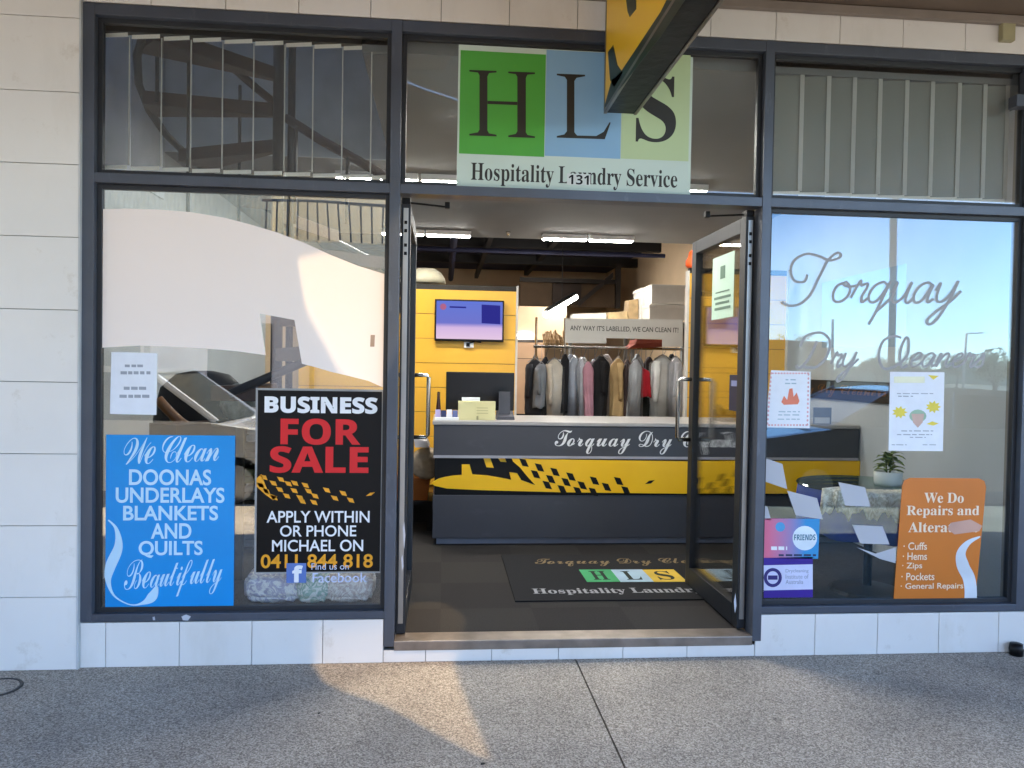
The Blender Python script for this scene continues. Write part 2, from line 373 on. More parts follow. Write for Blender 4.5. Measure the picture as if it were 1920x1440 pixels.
# aluminium shopfront frame (front faces on y = 0)
b = MB()
def fr(x0, x1, z0, z1, y0=0., y1=.1): b.box(x0, x1, y0, y1, z0, z1, .002)
fr(FXL, FXL+.058, ZB, ZTOP); fr(ML0, ML1, ZM, ZTOP, -.002, .102); fr(MR0, MR1, ZM, ZTOP, -.002, .102); fr(FXR, FXR+.06, ZB, ZTOP)
for xa, xb in ((FXL+.058, ML0), (ML1, MR0), (MR1, FXR)):
    fr(xa, xb, ZT0, ZT1+.005, .001, .099); fr(xa, xb, ZTOP-.05, ZTOP, .001, .099)
for xa, xb in ((FXL+.058, ML0), (MR1, FXR)): fr(xa, xb, ZB, ZB+.035, .001, .099)
b.build('shopfront_frame', FRAME, shop)
b = MB(); b.box(FXR-.09, FXR+.02, -.012, .05, 2.80, 2.86, .002); b.box(FXR-.03, FXR+.03, -.012, .05, 2.87, 3.05, .003); b.build('frame_corner_bracket', FRAME, shop)
b = MB(); b.box(ML1, MR0, -.004, .12, ZM-.02, FLOOR+.004, .004); b.build('threshold', mat('worn_aluminium', '#8b8178', .4, .6, .25, 9), shop)
for pts in ([(340, 1156), (349, 1152), (358, 1156), (352, 1164), (343, 1163)], [(286, 1157), (290, 1156), (291, 1163), (287, 1163)], [(755, 990), (758, 978), (760, 1004), (758, 1030), (756, 1012)], [(752, 1046), (755, 1040), (757, 1062), (754, 1070)], [(1376, 1128), (1379, 1112), (1381, 1136), (1378, 1150)]):
    shape('paint_chip', pts, -.0032 if pts[0][0] > 700 else -.0008, mat('bare_metal', '#b9bcc4', .5), shop, .0005)
def window(xa, xb, za, zb, g):
    w = MB(); t = .022
    for q in ((xa, xa+t, za, zb), (xb-t, xb, za, zb), (xa+t, xb-t, za, za+t), (xa+t, xb-t, zb-t, zb)): w.box(q[0], q[1], .036, .066, q[2], q[3], .002)
    o = w.build('window', FRAME_D, shop)
    w = MB(); w.box(xa+t-.004, xb-t+.004, .048, .054, za+t-.004, zb-t+.004); w.build('pane', g, o); return o
window(FXL+.058, ML0, ZB+.035, ZT0, GLASS_L); window(MR1, FXR, ZB+.035, ZT0, GLASS)
window(FXL+.058, ML0, ZT1+.005, ZTOP-.05, GLASS_T); window(ML1, MR0, ZT1+.005, ZTOP-.05, GLASS_T); window(MR1, FXR, ZT1+.005, ZTOP-.05, GLASS_T)

# two glazed doors folded inward
def door(xc, sgn):
    DF = mat('door_aluminium', '#1a1e24', .5, 0., .15, 4, .08, 90)
    y0, y1, z0, z1, t = .085, .93, FLOOR+.012, 2.215, .045
    d = MB(); xa, xb = xc-t/2, xc+t/2
    d.box(xa, xb, y0, y0+.075, z0, z1, .003); d.box(xa, xb, y1-.075, y1, z0, z1, .003)
    d.box(xa, xb, y0+.075, y1-.075, z0, z0+.11, .003); d.box(xa, xb, y0+.075, y1-.075, z1-.075, z1, .003)
    o = d.build('door', DF, shop)
    d = MB(); d.box(xc-.004, xc+.004, y0+.07, y1-.07, z0+.105, z1-.07); d.build('glass', GLASS_D, o)
    for s in (-1, 1):
        d = MB(); x = xc+s*.022; X = xc+s*.105; yh = y1-.04
        d.tube([(x, yh, 1.005), (X-s*.012, yh, 1.005), (X, yh, 1.02), (X, yh, 1.36), (X-s*.012, yh, 1.375), (x, yh, 1.375)], .0125, 10); d.build('handle', CHROME, o, True)
    d = MB(); d.box(xc-.012, xc+.012, y0-.006, y0-.0005, z0+.05, z1-.02, .001); d.build('lock_plate', mat('satin_metal', '#a7a6a4', .35, .8), o)
    for z in (z1-.09, z1-.13, z1-.2, z1-.24):
        d = MB(); d.box(xc-.007, xc+.007, y0-.0085, y0-.0045, z-.008, z+.008, .001); d.build('screw', BLACK, o)
    d = MB(); d.box(xc-.02, xc+.02, y0+.0, y0+.06, z1+.002, z1+.03); e = .20*sgn
    d.tube([(xc, y0+.04, z1+.016), (xc+e*.95, y0+.08, z1+.01)], .005); d.box(xc+e-.012, xc+e+.012, y0+.06, y0+.09, z1+.0, ZT0-.002, .003)
    d.build('closer_arm', BLACK, o); return o
door(-.196, 1); rd = door(1.533, -1)
# sheet taped to the glass of the right door, and its small dark notice
def leaf_sheet(name, y0, y1, z0, z1, m, x=1.533-.0075, th=.001):
    q = MB(); q.box(x, x+th, y0, y1, z0, z1); return q.build(name, m)
MINT = mat('mint_print', '#b9d6c4', .6, var=.03)
t = thing('door_poster', 'pale mint paper poster taped inside the open right door glass near its top', 'poster', (1.52, .55, 1.75))
o = leaf_sheet('paper', .27, .60, 1.72, 2.07, MINT); o.parent = t; o.location = -Vector(t.location)
q = MB()
q.box(1.5235, 1.5250, .40, .47, 1.94, 2.01); q.box(1.5235, 1.5250, .33, .54, 1.865, 1.872)
for z, a, c in ((1.83, .31, .56), (1.80, .33, .54), (1.77, .31, .55)): q.box(1.5235, 1.525, a, c, z, z+.014)
o = q.build('print', mat('green_grey_ink', '#5f7d6c', .6), t)
o = leaf_sheet('door_notice', .14, .30, 1.22, 1.41, mat('dark_blue_sheet', '#1b2140', .5)); tag(o, 'small dark blue notice on the open right door glass beside the hinge stile', 'notice')
q = MB(); q.box(1.5235, 1.525, .17, .27, 1.35, 1.38); q.build('print', mat('pale_blue_ink', '#8d97c4', .6), o)

# ------------------------------------------------------------------ awning, with openings and tinted sheets added to shape the sun patches
SOFF = mat('soffit_board', '#6e5f50', .75, var=.12, scale=3)
def soff_pt(p): # point on a lit surface -> point of the awning it is lit through
    return (p[0]-SUN_K*(HC-p[2]), p[1]-SUN_M*(HC-p[2]))
lit = []
g = [PZ(*q) for q in ((590, 1250), (607, 1278), (650, 1297), (720, 1320), (830, 1380), (905, 1420), (968, 1442), (930, 1442), (905, 1390), (880, 1330), (862, 1285))]
hole = [soff_pt(q) for q in g]  # made-up opening, outlined so the sun draws the wedge on the ground
hole += [soff_pt(P(*q)) for q in ((850, 1236), (862, 1212))]
hole += [soff_pt((.13, .35, FLOOR)), soff_pt((.02, .62, FLOOR)), soff_pt((-.15, .62, FLOOR)), soff_pt((-.21, .35, FLOOR)), soff_pt((-.275, 0, .2)), soff_pt(P(590, 1180))]
hole2 = [soff_pt(q) for q in ([P(*z) for z in ((640, 640), (575, 520), (560, 425), (640, 405), (728, 425))]+[(-.19, .05, 2.06), (-.19, .05, 1.5)]+[P(728, 700)])]  # second made-up opening, outlined for the glow on the window film
def area2d(name, outer, inner, z, m, parent, th=.012):
    cu = bpy.data.curves.new(name, 'CURVE'); cu.dimensions = '2D'; cu.fill_mode = 'BOTH'; cu.extrude = th/2
    for pts in ([outer] if outer else [])+inner:
        s = cu.splines.new('POLY'); s.points.add(len(pts)-1); s.use_cyclic_u = True
        for i, q in enumerate(pts): s.points[i].co = (q[0], q[1], 0, 1)
    o = bpy.data.objects.new(name, cu); COL.objects.link(o); dg = bpy.context.evaluated_depsgraph_get()
    me = bpy.data.meshes.new_from_object(o.evaluated_get(dg)); bpy.data.objects.remove(o); bpy.data.curves.remove(cu)
    for v in me.vertices: v.co.z += z
    me.materials.clear(); me.materials.append(m); return link(name, me, parent)
awn = thing('awning', 'long flat street awning with brown soffit boards over the pavement', 'awning', (0, -1.8, HC))
area2d('soffit', [(-14, -.003), (14, -.003), (14, -3.7), (-14, -3.7)], [hole, hole2], HC+.006, SOFF, awn)
b = MB(); b.box(-14, 14, -3.78, -3.7, HC-.002, HC+.32, .006); b.build('fascia', mat('awning_fascia', '#c9bda9', .6), awn)
AMB = see_through('sun_patch_tint_amber', (.37, .33, .255), .02, .1)
area2d('added_sun_sheet', hole, [], HC+.022, AMB, awn, .004)  # added sheet, dims and warms the sun passing the made-up opening
area2d('added_sun_sheet', hole2, [], HC+.022, see_through('sun_patch_tint_clear', (.55, .50, .42), .02, .1), awn, .004)
b = MB(); b.box(XP, 6, -.04, -.006, HC-.045, HC-.004, .003); b.build('soffit_cornice', mat('cornice_strip', '#8a7f74', .7), awn)
b = MB()
for x in (-9, -6, -3.2, 2.5, 5.5, 8.5): b.box(x, x+.08, -3.69, -.02, HC+.03, HC+.2)
b.build('awning_beam', mat('galvanised', '#8b8d8e', .5, .6), awn)
b = MB(); x0, x1, z0, z1 = R(1879, 36, 1920, 77, -.03); b.box(x0, x0+.07, -.035, -.002, z0, z1, .006)
o = b.build('alarm_box', mat('cream_plastic', '#a39c78', .5)); tag(o, 'small cream alarm box on the head tiles under the soffit at far right', 'alarm')

# ------------------------------------------------------------------ projecting sign under the awning
t = thing('hanging_sign', 'yellow and black projecting light box sign hung under the awning', 'sign', (.8, -1, 2.6))
YEL = mat('sign_yellow', '#ffc321', .35, var=.05, scale=2); DGRN = mat('sign_dark_green', '#1d2a1e', .4)
SXL, SXR, SZ, SY0, SY1 = .735, .885, 2.638, -.1, -2.3
b = MB(); b.box(SXL, SXR, SY1, SY0, SZ, SZ+.62, .002); b.build('casing', mat('sign_black_metal', '#1c1819', .5, .3, .5, 9, .3, 20), t)
b = MB()
for x in (SXL-.004, SXR-.010): b.box(x, x+.014, SY1, SY0, SZ-.005, SZ+.012, .001)
b.box(SXL-.004, SXL+.02, SY0-.014, SY0+.003, SZ+.012, SZ+.62, .001); b.build('edge_trim', mat('sign_trim_metal', '#8a8078', .35, .8, .2), t)
b = MB(); b.box(SXL-.0025, SXL-.0005, SY1+.02, SY0-.02, SZ+.014, SZ+.61); b.build('face', YEL, t)
def PX(u, v, x): d = ray(u, v); q = CAM+d*((x-CAM.x)/d.x); return (q.y, q.z)
xf = SXL-.0025
b = MB()
for pts in ([(1132, 205), (1147, 150), (1162, 138), (1239, 22), (1250, 0), (1285, 0), (1240, 68)],
            [(1140, 98), (1150, 84), (1158, 122), (1168, 136), (1152, 164), (1144, 150)],
            [(1173, -8), (1193, -8), (1193, 17), (1181, 32), (1177, 22)]):
    b.prism([PX(u, v, xf) for u, v in pts], 'x', xf-.0008, xf)
b.build('lettering', DGRN, t)
b = MB()
for y in (-.5, -1.9): b.box(.79, .83, y-.02, y+.02, SZ+.62, HC-.001)
b.build('hanger', mat('sign_trim_metal', '#8a8078', .35), t)

# ------------------------------------------------------------------ signs
# HLS sign on the middle transom
ys = .034
t = thing('transom_sign', 'HLS sign in green blue and cream above the doorway', 'sign', (.6, ys, 2.3))
panel('backing', (858, 95, 1297, 358), ys, mat('mint_white_panel', '#c5d6cc', .5, var=.02), t, .006)
panel('green_square', (862, 98, 1022, 291), ys-.001, mat('hls_green', '#4fa63f', .45, var=.02), t, .001)
panel('blue_square', (1023, 97, 1165, 295), ys-.001, mat('hls_blue', '#86b0d2', .45, var=.02), t, .001)
panel('cream_square', (1166, 100, 1293, 300), ys-.001, mat('hls_lime', '#b9cd9d', .45, var=.02), t, .001)
INK = mat('sign_ink', '#282620', .5, var=.03)
def bar(u0, u1, v0, v1): return [(u0, v0), (u1, v0+.035*(u1-u0)), (u1, v1+.035*(u1-u0)), (u0, v1)]
def serif_stem(u0, u1, a, c, v0, v1):
    m_ = .035
    return [(a, v0), (c, v0+m_*(c-a)), (c, v0+3+m_*(c-a)), (u1+3, v0+6), (u1, v0+12), (u1, v1-9), (u1+3, v1-4), (c, v1-2+m_*(c-a)*.4), (c, v1+1+m_*(c-a)*.4), (a, v1), (a, v1-3), (u0-3, v1-6), (u0, v1-11), (u0, v0+10), (u0-3, v0+5), (a, v0+3)]
yl = ys-.0018
shape('letter', serif_stem(899, 914, 880, 931, 131, 254), yl, INK, t, .0006).name = 'letter'
shape('letter', serif_stem(970, 986, 953, 1003, 134, 257), yl, INK, t, .0006)
shape('letter_bar', bar(914.2, 969.8, 189, 195), yl, INK, t, .0006)
shape('letter', [(1044, 138), (1097, 140), (1097, 143), (1081, 146), (1077, 152), (1077, 248), (1082, 254), (1118, 255), (1132, 247), (1143, 229), (1145, 230), (1134, 261), (1044, 258), (1044, 255), (1058, 252), (1063, 246), (1063, 150), (1059, 144), (1044, 141)], yl, INK, t, .0006)
write('letter', 'S', (1193, 142, 1268, 267), ys-.0012, 'serif', INK, t)
write('words', 'Hospitality Laundry Service', (883, 312, 1270, 354), ys-.0004, 'serif', INK, t)
n = panel('number_plate', (1063, 326, 1107, 347), ys-.0022, mat('plate_white', '#d6dcd9', .5), t, .001)
write('number', '131', (1066, 328, 1104, 346), ys-.0024, 'sansb', BLACK, n)

# blue doona sign, leaning inside the left window
yi = .0425
BLUE = mat('sign_blue', '#008fd8', .35, var=.06, scale=3); LB = mat('pale_blue_print', '#bfe0f2', .5, var=.04)
t = thing('blue_sign', 'bright blue sign about cleaning doonas inside the left window', 'sign', (-1.3, yi, .26))
x0, x1, z0, z1 = R(198, 816, 439, 1140, yi); panel('board', (198, 816, 439, 1140), yi, BLUE, t, .004)
ytx = yi-.0002
write('script_words', 'We Clean', (232, 818, 410, 868), ytx, 'script', LB, t, .0, spacing=.86, rot=.05, slant=.16)
for s, rc_ in (('DOONAS', (242, 880, 396, 910)), ('UNDERLAYS', (217, 914, 421, 943)), ('BLANKETS', (231, 948, 409, 976)), ('AND', (283, 981, 359, 1010)), ('QUILTS', (260, 1014, 380, 1046))):
    write('words', s, rc_, ytx, 'plain', LB, t, .022, keep=False)
write('script_words', 'Beautifully', (232, 1044, 418, 1120), ytx, 'script', LB, t, .0, spacing=.86, rot=.08, slant=.22)
sw = smooth_path([(203, 975), (218, 992), (222, 1025), (207, 1062), (203, 1090), (215, 1118), (245, 1134), (270, 1130), (286, 1118), (294, 1100)])
ww = [max(.8, 1+9*math.exp(-((i/(len(sw)-1)-.3)/.16)**2)+8*math.exp(-((i/(len(sw)-1)-.88)/.10)**2)) for i in range(len(sw))]
shape('swoosh', ribbon(sw, ww), ytx-.0006, LB, t, .0006)

# black for-sale poster
yp = .0425
t = thing('for_sale_poster', 'tall black business for sale poster on the left window beside the door', 'poster', (-.55, yp, .45))
panel('border', (478, 729, 716, 1075), yp+.002, mat('poster_border', '#9a9a97', .5), t, .003)
panel('sheet', (482, 733, 714, 1072), yp, BLACK, t, .003)
RED = mat('poster_red', '#d8141c', .5, var=.04); ORG = mat('poster_orange', '#eea21c', .5, var=.04)
yq = yp-.0002
write('words', 'BUSINESS', (496, 744, 708, 775), yq, 'sansb', WHITE, t, .02)
write('words', 'FOR', (526, 785, 676, 834), yq, 'sansb', RED, t, .010)
write('words', 'SALE', (506, 837, 691, 887), yq, 'sansb', RED, t, .010)
for s, rc_ in (('APPLY WITHIN', (500, 958, 693, 980)), ('OR PHONE', (525, 985, 668, 1006)), ('MICHAEL ON', (510, 1012, 681, 1034))):
    write('words', s, rc_, yq, 'plain', WHITE, t, .012)
write('number', '0411 844 818', (489, 1039, 699, 1065), yq, 'plain', ORG, t, .018)
def chk(u, v, w, h, sk=4): return [(u-w-sk*.2, v-h), (u+w-sk*.4, v-h*.6), (u+w+sk*.4, v+h), (u-w+sk, v+h*.6)]
cs = [(488, 910), (499, 921), (513, 933), (494, 895), (512, 906), (524, 918), (537, 930), (526, 899), (540, 907), (551, 920), (562, 933), (552, 906), (572, 910), (566, 940), (590, 930), (578, 921), (600, 918), (612, 942), (588, 942), (624, 929), (640, 939), (648, 925), (658, 937)]
cs = [c for c in cs if c[0] < 600] + [(612, 919), (627, 934), (643, 925), (657, 938)]
shapes('checkers', [ [(481, 897), (490, 889), (496, 905), (504, 925), (520, 931), (512, 938), (496, 926), (481, 912)] ]+[chk(u, v, 6, 5.2) for u, v in cs]+[[(686, 930), (694, 924), (703, 923), (696, 929)]], yq-.0005, ORG, t, .0005)

# facebook sticker on the glass (outside face)
yg = .0475; yso = .0405
t = thing('social_media_sticker', 'blue square f sticker with find us words on glass under the black poster', 'sticker', (-.6, yg, .42))
panel('square', (537, 1056, 574, 1093), yso, mat('sticker_blue', '#5b78b8', .5), t, .0006)
write('letter', 'f', (548, 1060, 568, 1092), yso-.0003, 'sansb', WHITE, t, .02)
LILAC = mat('faded_white_vinyl', '#c4cbe4', .6)
write('words', 'Find us on', (584, 1056, 654, 1068), yso, 'plain', LILAC, t)
write('words', 'Facebook', (586, 1074, 688, 1092), yso, 'plain', LILAC, t, .006)

# price sheet upper left of left window
def greeked(parent, lines, y, m):
    ps = []
    for u0, u1, v, h in lines:
        u = u0
        while u < u1-2:
            w = random.uniform(8, 20) if h > 3 else random.uniform(5, 14); e = min(u1, u+w); ps.append([(u, v-h/2), (e, v-h/2+.2), (e, v+h/2), (u, v+h/2-.2)]); u = e+random.uniform(2.0, 4)
    return shapes('print', ps, y, m, parent, .0004)
t = thing('price_sheet', 'white paper price sheet stuck on the left window above the blue sign', 'paper', (-1.5, .06, 1.3))
shape('sheet', [(209, 660), (295, 662), (293, 778), (206, 776)], .046, CARD, t, .0008)
greeked(t, [(234, 272, 686, 5), (226, 282, 699, 6), (232, 274, 728, 6), (224, 280, 743, 6)], .0456, mat('grey_ink', '#9aa0a8', .7))

# white film swoosh on left window (outer face of the pane)
FILM = mat('white_window_film', '#f6e9df', .55, var=.015, scale=2)
xl = P(190, 600, yg).x
top = [(188, 392), (240, 391), (300, 393), (360, 398), (420, 408), (470, 421), (520, 436), (570, 455), (620, 478), (670, 498), (725, 515)]
bot = [(722, 728), (690, 714), (650, 704), (620, 697), (590, 688), (566, 682), (552, 600), (520, 594), (487, 588), (498, 666), (440, 658), (380, 653), (320, 650), (260, 648), (188, 652)]
o = shape('window_film', top+bot, yg-.001, FILM, None, .001); tag(o, 'large white swoosh of frosted film across the left window with a notch cut out', 'window film')
o = shape('outlet_decal', [(695, 628), (703, 628), (702, 650), (694, 650)], yg-.0022, mat('tan_decal', '#a08a78', .6), None, .001); tag(o, 'tiny upright tan sticker on the white swoosh film near the mullion', 'sticker')
# white checkers on the right window
ck = [([(1432, 858), (1467, 870), (1476, 917), (1432, 902)], 'white film checker at left edge of right window, topmost of its group'),
      ([(1476, 920), (1532, 934), (1543, 974), (1492, 966)], 'white film checker touching the corner of the friends sticker'),
      ([(1432, 948), (1439, 950), (1446, 976), (1432, 974)], 'sliver of white film checker just above the friends sticker'),
      ([(1572, 904), (1622, 914), (1632, 950), (1585, 948)], 'white film checker over the lace tablecloth'),
      ([(1598, 984), (1655, 987), (1668, 1021), (1613, 1019)], 'white film checker over the black table leg'),
      ([(1606, 1026), (1642, 1038), (1680, 1026), (1679, 1056), (1650, 1048)], 'faint white film checker lowest, beside the orange sign')]
VIN = see_through('checker_film', (.8, .82, .85), .0, .3, (.58, .59, .62), .8)
for pts, lb in ck: tag(shape('film_checker', pts, yg-.001, VIN, None, .001), lb, 'decal', 'white film checkers on the right window')

o = shape('painted_reflection', [(1541, 530), (1700, 494), (1699, 650), (1541, 652)], yg-.0002, see_through('blue_reflection_tint', (.86, .93, .99), .0), None, .0004); tag(o, 'faint blue painted reflection patch behind the script lettering on the right window', 'window film')  # tinted sheet stands in for a faint blue reflection in the glass
# silver script lettering on the right window
SIL = mat('silver_vinyl', '#999a9a', .55, 0, .04)
t = thing('window_lettering', 'large silver script shop name across the right window', 'lettering', (2.2, yg, 1.7))
def stroke(name, paths, w, y, m, parent):
    b = MB()
    for pi, pts in enumerate(paths):
        sp_ = smooth_path(pts, 7); n = len(sp_); rings = []; rb = ribbon(sp_, [w]*n)
        for i in range(n):
            a, c = rb[i], rb[2*n-1-i]; yy0 = y-.0010*i/n-.0003*pi; A, B_ = P(a[0], a[1], y), P(c[0], c[1], y)
            rings.append([(A.x, yy0, A.z), (B_.x, yy0, B_.z), (B_.x, yy0+.0004, B_.z), (A.x, yy0+.0004, A.z)])
        b.loft(rings)
    return b.build(name, m, parent)
stroke('capital', [[(1514, 515), (1508, 528), (1490, 526), (1483, 508), (1490, 488), (1512, 476), (1535, 480), (1555, 488), (1572, 484), (1577, 478), (1570, 474), (1558, 482), (1548, 494)],
                   [(1551, 490), (1536, 520), (1520, 552), (1500, 570), (1480, 573), (1466, 566)]], 2.3, yg-.0010, SIL, t)
stroke('capital', [[(1532, 640), (1518, 670), (1500, 690), (1492, 685)], [(1500, 650), (1512, 630), (1540, 624), (1556, 640), (1550, 668), (1530, 688), (1505, 688)]], 2.3, yg-.0010, SIL, t)
stroke('capital', [[(1690, 634), (1676, 630), (1656, 640), (1648, 668), (1656, 690), (1676, 688), (1700, 668), (1704, 640), (1698, 634), (1688, 660), (1690, 688), (1702, 684)]], 2.3, yg-.0010, SIL, t)
CUR = {  # single line cursive, x height 1
 'o': (.9, [[(.45, .95), (.15, .8), (.05, .4), (.2, .05), (.5, .02), (.75, .3), (.75, .7), (.5, .97), (.42, .85), (.7, .75), (1.0, .8)]]),
 'r': (.75, [[(0, .2), (.24, 1.05), (.33, .82), (.58, .92), (.62, .72), (.50, .3), (.56, 0), (.8, .2)]]),
 'q': (1.05, [[(.8, .8), (.55, 1), (.2, .8), (.05, .35), (.2, .02), (.5, .1), (.8, .8), (.85, 1), (.75, .4), (.55, -.6), (.4, -1.1)], [(.55, -.5), (.8, -.2), (1.05, .15)]]),
 'u': (1.0, [[(0, .5), (.15, 1), (.1, .5), (.1, .15), (.3, 0), (.6, .3), (.8, 1), (.72, .4), (.75, .05), (.9, 0), (1.05, .2)]]),
 'a': (1.0, [[(.8, .8), (.55, 1), (.2, .8), (.05, .35), (.2, .02), (.5, .15), (.8, .9), (.72, .3), (.78, .03), (1.0, .2)]]),
 'y': (1.0, [[(0, .6), (.12, 1), (.1, .4), (.2, .1), (.45, .1), (.75, .5), (.9, 1.1), (.75, .2), (.4, -.8), (.1, -1.05), (0, -.8), (.3, -.4), (.8, .1), (1.15, .6)]]),
 'e': (.8, [[(.05, .4), (.45, .55), (.65, .85), (.45, 1.02), (.15, .75), (.08, .3), (.25, 0), (.6, .1), (.85, .4)]]),
 'n': (1.05, [[(0, .3), (.2, 1), (.18, .5), (.05, 0), (.3, .7), (.6, 1), (.75, .8), (.65, .3), (.75, 0), (1.05, .25)]]),
 's': (.7, [[(0, .2), (.35, .7), (.45, 1.05), (.55, .6), (.55, .2), (.3, 0), (.1, .1)]])}
def cursive(word, u, v, sx_, h, slant, w):
    for c in word:
        adv, paths = CUR[c]
        stroke('letter', [[(u+x*sx_+z*h*slant, v-z*h) for x, z in pt] for pt in paths], w, yg-.0010, SIL, t); u += adv*sx_; v += adv*sx_*.012
cursive('orquay', 1556, 566, 41, 38, .28, 2.4)
cursive('ry', 1556, 688, 26, 26, .28, 2.0)
cursive('eaners', 1704, 687, 27.5, 25, .28, 2.0)

# posters on the right window
t = thing('floral_border_poster', 'white poster with pink patterned border and orange drawing at left of right window', 'poster', (1.75, .06, 1.2))
yw = .0455
shape('sheet', [(1446, 694), (1520, 697), (1518, 803), (1434, 801)], yw, CARD, t, .0008)
dots = []
for i in range(13):
    f = i/12
    dots += [disc(1449+f*66, 700, 2.2, 1.6, 8), disc(1442+f*70, 797, 2.2, 1.8, 8), disc(1446-f*7, 700+f*94, 1.8, 2.4, 8), disc(1516-f*2, 702+f*94, 1.8, 2.4, 8)]
shapes('border_print', dots, yw-.0005, mat('pink_ink', '#d9a7a8', .6), t, .0004)
shapes('picture', [[(1465, 754), (1470, 742), (1476, 750), (1480, 729), (1486, 728), (1488, 744), (1494, 736), (1499, 752), (1496, 758), (1470, 759)]], yw-.0005, mat('coral_ink', '#d9795c', .6), t, .0004)
greeked(t, [(1473, 1492, 712, 2.5), (1472, 1493, 719, 2.5), (1460, 1500, 772, 2.2), (1459, 1503, 778, 2.2), (1458, 1500, 786, 2.0)], yw-.0005, mat('teal_grey_ink', '#9db3bd', .6))
t = thing('daffodil_poster', 'white poster with yellow flower drawings on the right window above the orange sign', 'poster', (2.5, .06, 1.1))
shape('sheet', [(1669, 697), (1771, 698), (1768, 846), (1666, 845)], yw, CARD, t, .0008)
YI = mat('yellow_ink', '#e5d24a', .6)
def flower(u, v, r): return [(u+(r if k % 2 == 0 else r*.62)*math.cos(k*6.283/18), v+(r if k % 2 == 0 else r*.62)*.8*math.sin(k*6.283/18)) for k in range(18)]
shapes('flower_print', [flower(1687, 773, 15), flower(1750, 763, 15), [(1737, 795), (1748, 790), (1760, 794), (1750, 798)], [(1740, 703), (1760, 705), (1750, 712)]], yw-.0005, YI, t, .0004)
shapes('wreath_print', [disc(1721, 780, 16, 12, 16)], yw-.0005, mat('green_wash', '#9dbba0', .6), t, .0003)
shapes('bulb_print', [[(1709, 776), (1733, 776), (1730, 792), (1721, 802), (1712, 792)]], yw-.001, mat('pink_wash', '#cfae9e', .6), t, .0004)
greeked(t, [(1682, 1752, 738, 1.6), (1684, 1712, 743, 2), (1690, 1750, 808, 1.8), (1682, 1748, 815, 1.8), (1706, 1736, 820, 1.6), (1672, 1700, 834, 1.6), (1730, 1756, 834, 1.6)], yw-.0005, mat('grey_ink', '#9aa0a8', .7))
shapes('band_print', [[(1676, 706), (1734, 706), (1734, 718), (1676, 718)]], yw-.0005, mat('pale_yellow_wash', '#e2e2c4', .6), t, .0003)

t = thing('friends_sticker', 'pink and blue FRIENDS sticker low on the right window above the purple one', 'sticker', (1.8, yg, .7))
def grad(name, ca, cb, axis=0):
    m = mat(name, ca, .45); nt = m.node_tree; n = nt.nodes; b = n['Principled BSDF']
    tc = n.new('ShaderNodeTexCoord'); sp2 = n.new('ShaderNodeSeparateXYZ'); nt.links.new(tc.outputs['Generated'], sp2.inputs[0])
    rp = n.new('ShaderNodeValToRGB'); rp.color_ramp.elements[0].color = (*lin(ca), 1); rp.color_ramp.elements[1].color = (*lin(cb), 1); rp.color_ramp.elements[0].position = .1; rp.color_ramp.elements[1].position = .75
    nt.links.new(sp2.outputs[axis], rp.inputs[0]); nt.links.new(rp.outputs[0], b.inputs['Base Color']); return m
shape('label', [(1432, 972), (1537, 973), (1534, 1048), (1432, 1046)], yg-.001, grad('sticker_fade', '#e0708e', '#2a8fc9'), t, .001)
shape('roundel', disc(1509, 1009, 23), yg-.0015, mat('roundel_white', '#dfeaf0', .5), t, .0005)
write('words', 'FRIENDS', (1489, 1002, 1529, 1013), yg-.0017, 'sansb', mat('teal_ink', '#2d6f86', .5), t)
shape('emblem', disc(1463, 988, 9), yg-.0015, mat('sky_blue_ink', '#4fa3d6', .5), t, .0005)
greeked(t, [(1446, 1476, 1028, 7)], yg-.0014, WHITE)
greeked(t, [(1460, 1530, 1041, 4)], yg-.0014, mat('navy_ink', '#1f2c52', .5))
t = thing('membership_sticker', 'purple and white drycleaning institute sticker at bottom left of right window', 'sticker', (1.8, yg, .4))
shape('label', [(1432, 1046), (1524, 1044), (1524, 1120), (1432, 1121)], yg-.001, mat('sticker_purple', '#33128a', .45), t, .001)
shape('white_band', [(1432, 1060), (1524, 1058), (1524, 1105), (1432, 1107)], yg-.0015, mat('lilac_white', '#cfd2ea', .5), t, .0005)
PUR = mat('purple_ink', '#2a2170', .5)
bq = MB(); outer = disc(1449, 1083, 17, 18, 28); inner = disc(1449, 1083, 11, 12, 28)
yb_ = yg-.0016
for k in range(28):
    a, c, d_, e = outer[k], outer[(k+1) % 28], inner[(k+1) % 28], inner[k]; f = [P(*z, yb_) for z in (a, c, d_, e)]; bq.quad(*f)
bq.build('ring', PUR, t); shape('ring_centre', [(1440, 1079), (1458, 1079), (1458, 1087), (1440, 1087)], yg-.0018, PUR, t, .0003)
for s, v in (('Drycleaning', 1071), ('Institute of', 1081), ('Australia', 1091)):
    write('words', s, (1473, v-4, 1516 if s != 'Australia' else 1506, v+4), yg-.0016, 'plain', mat('soft_grey_ink', '#8e97ad', .5), t)

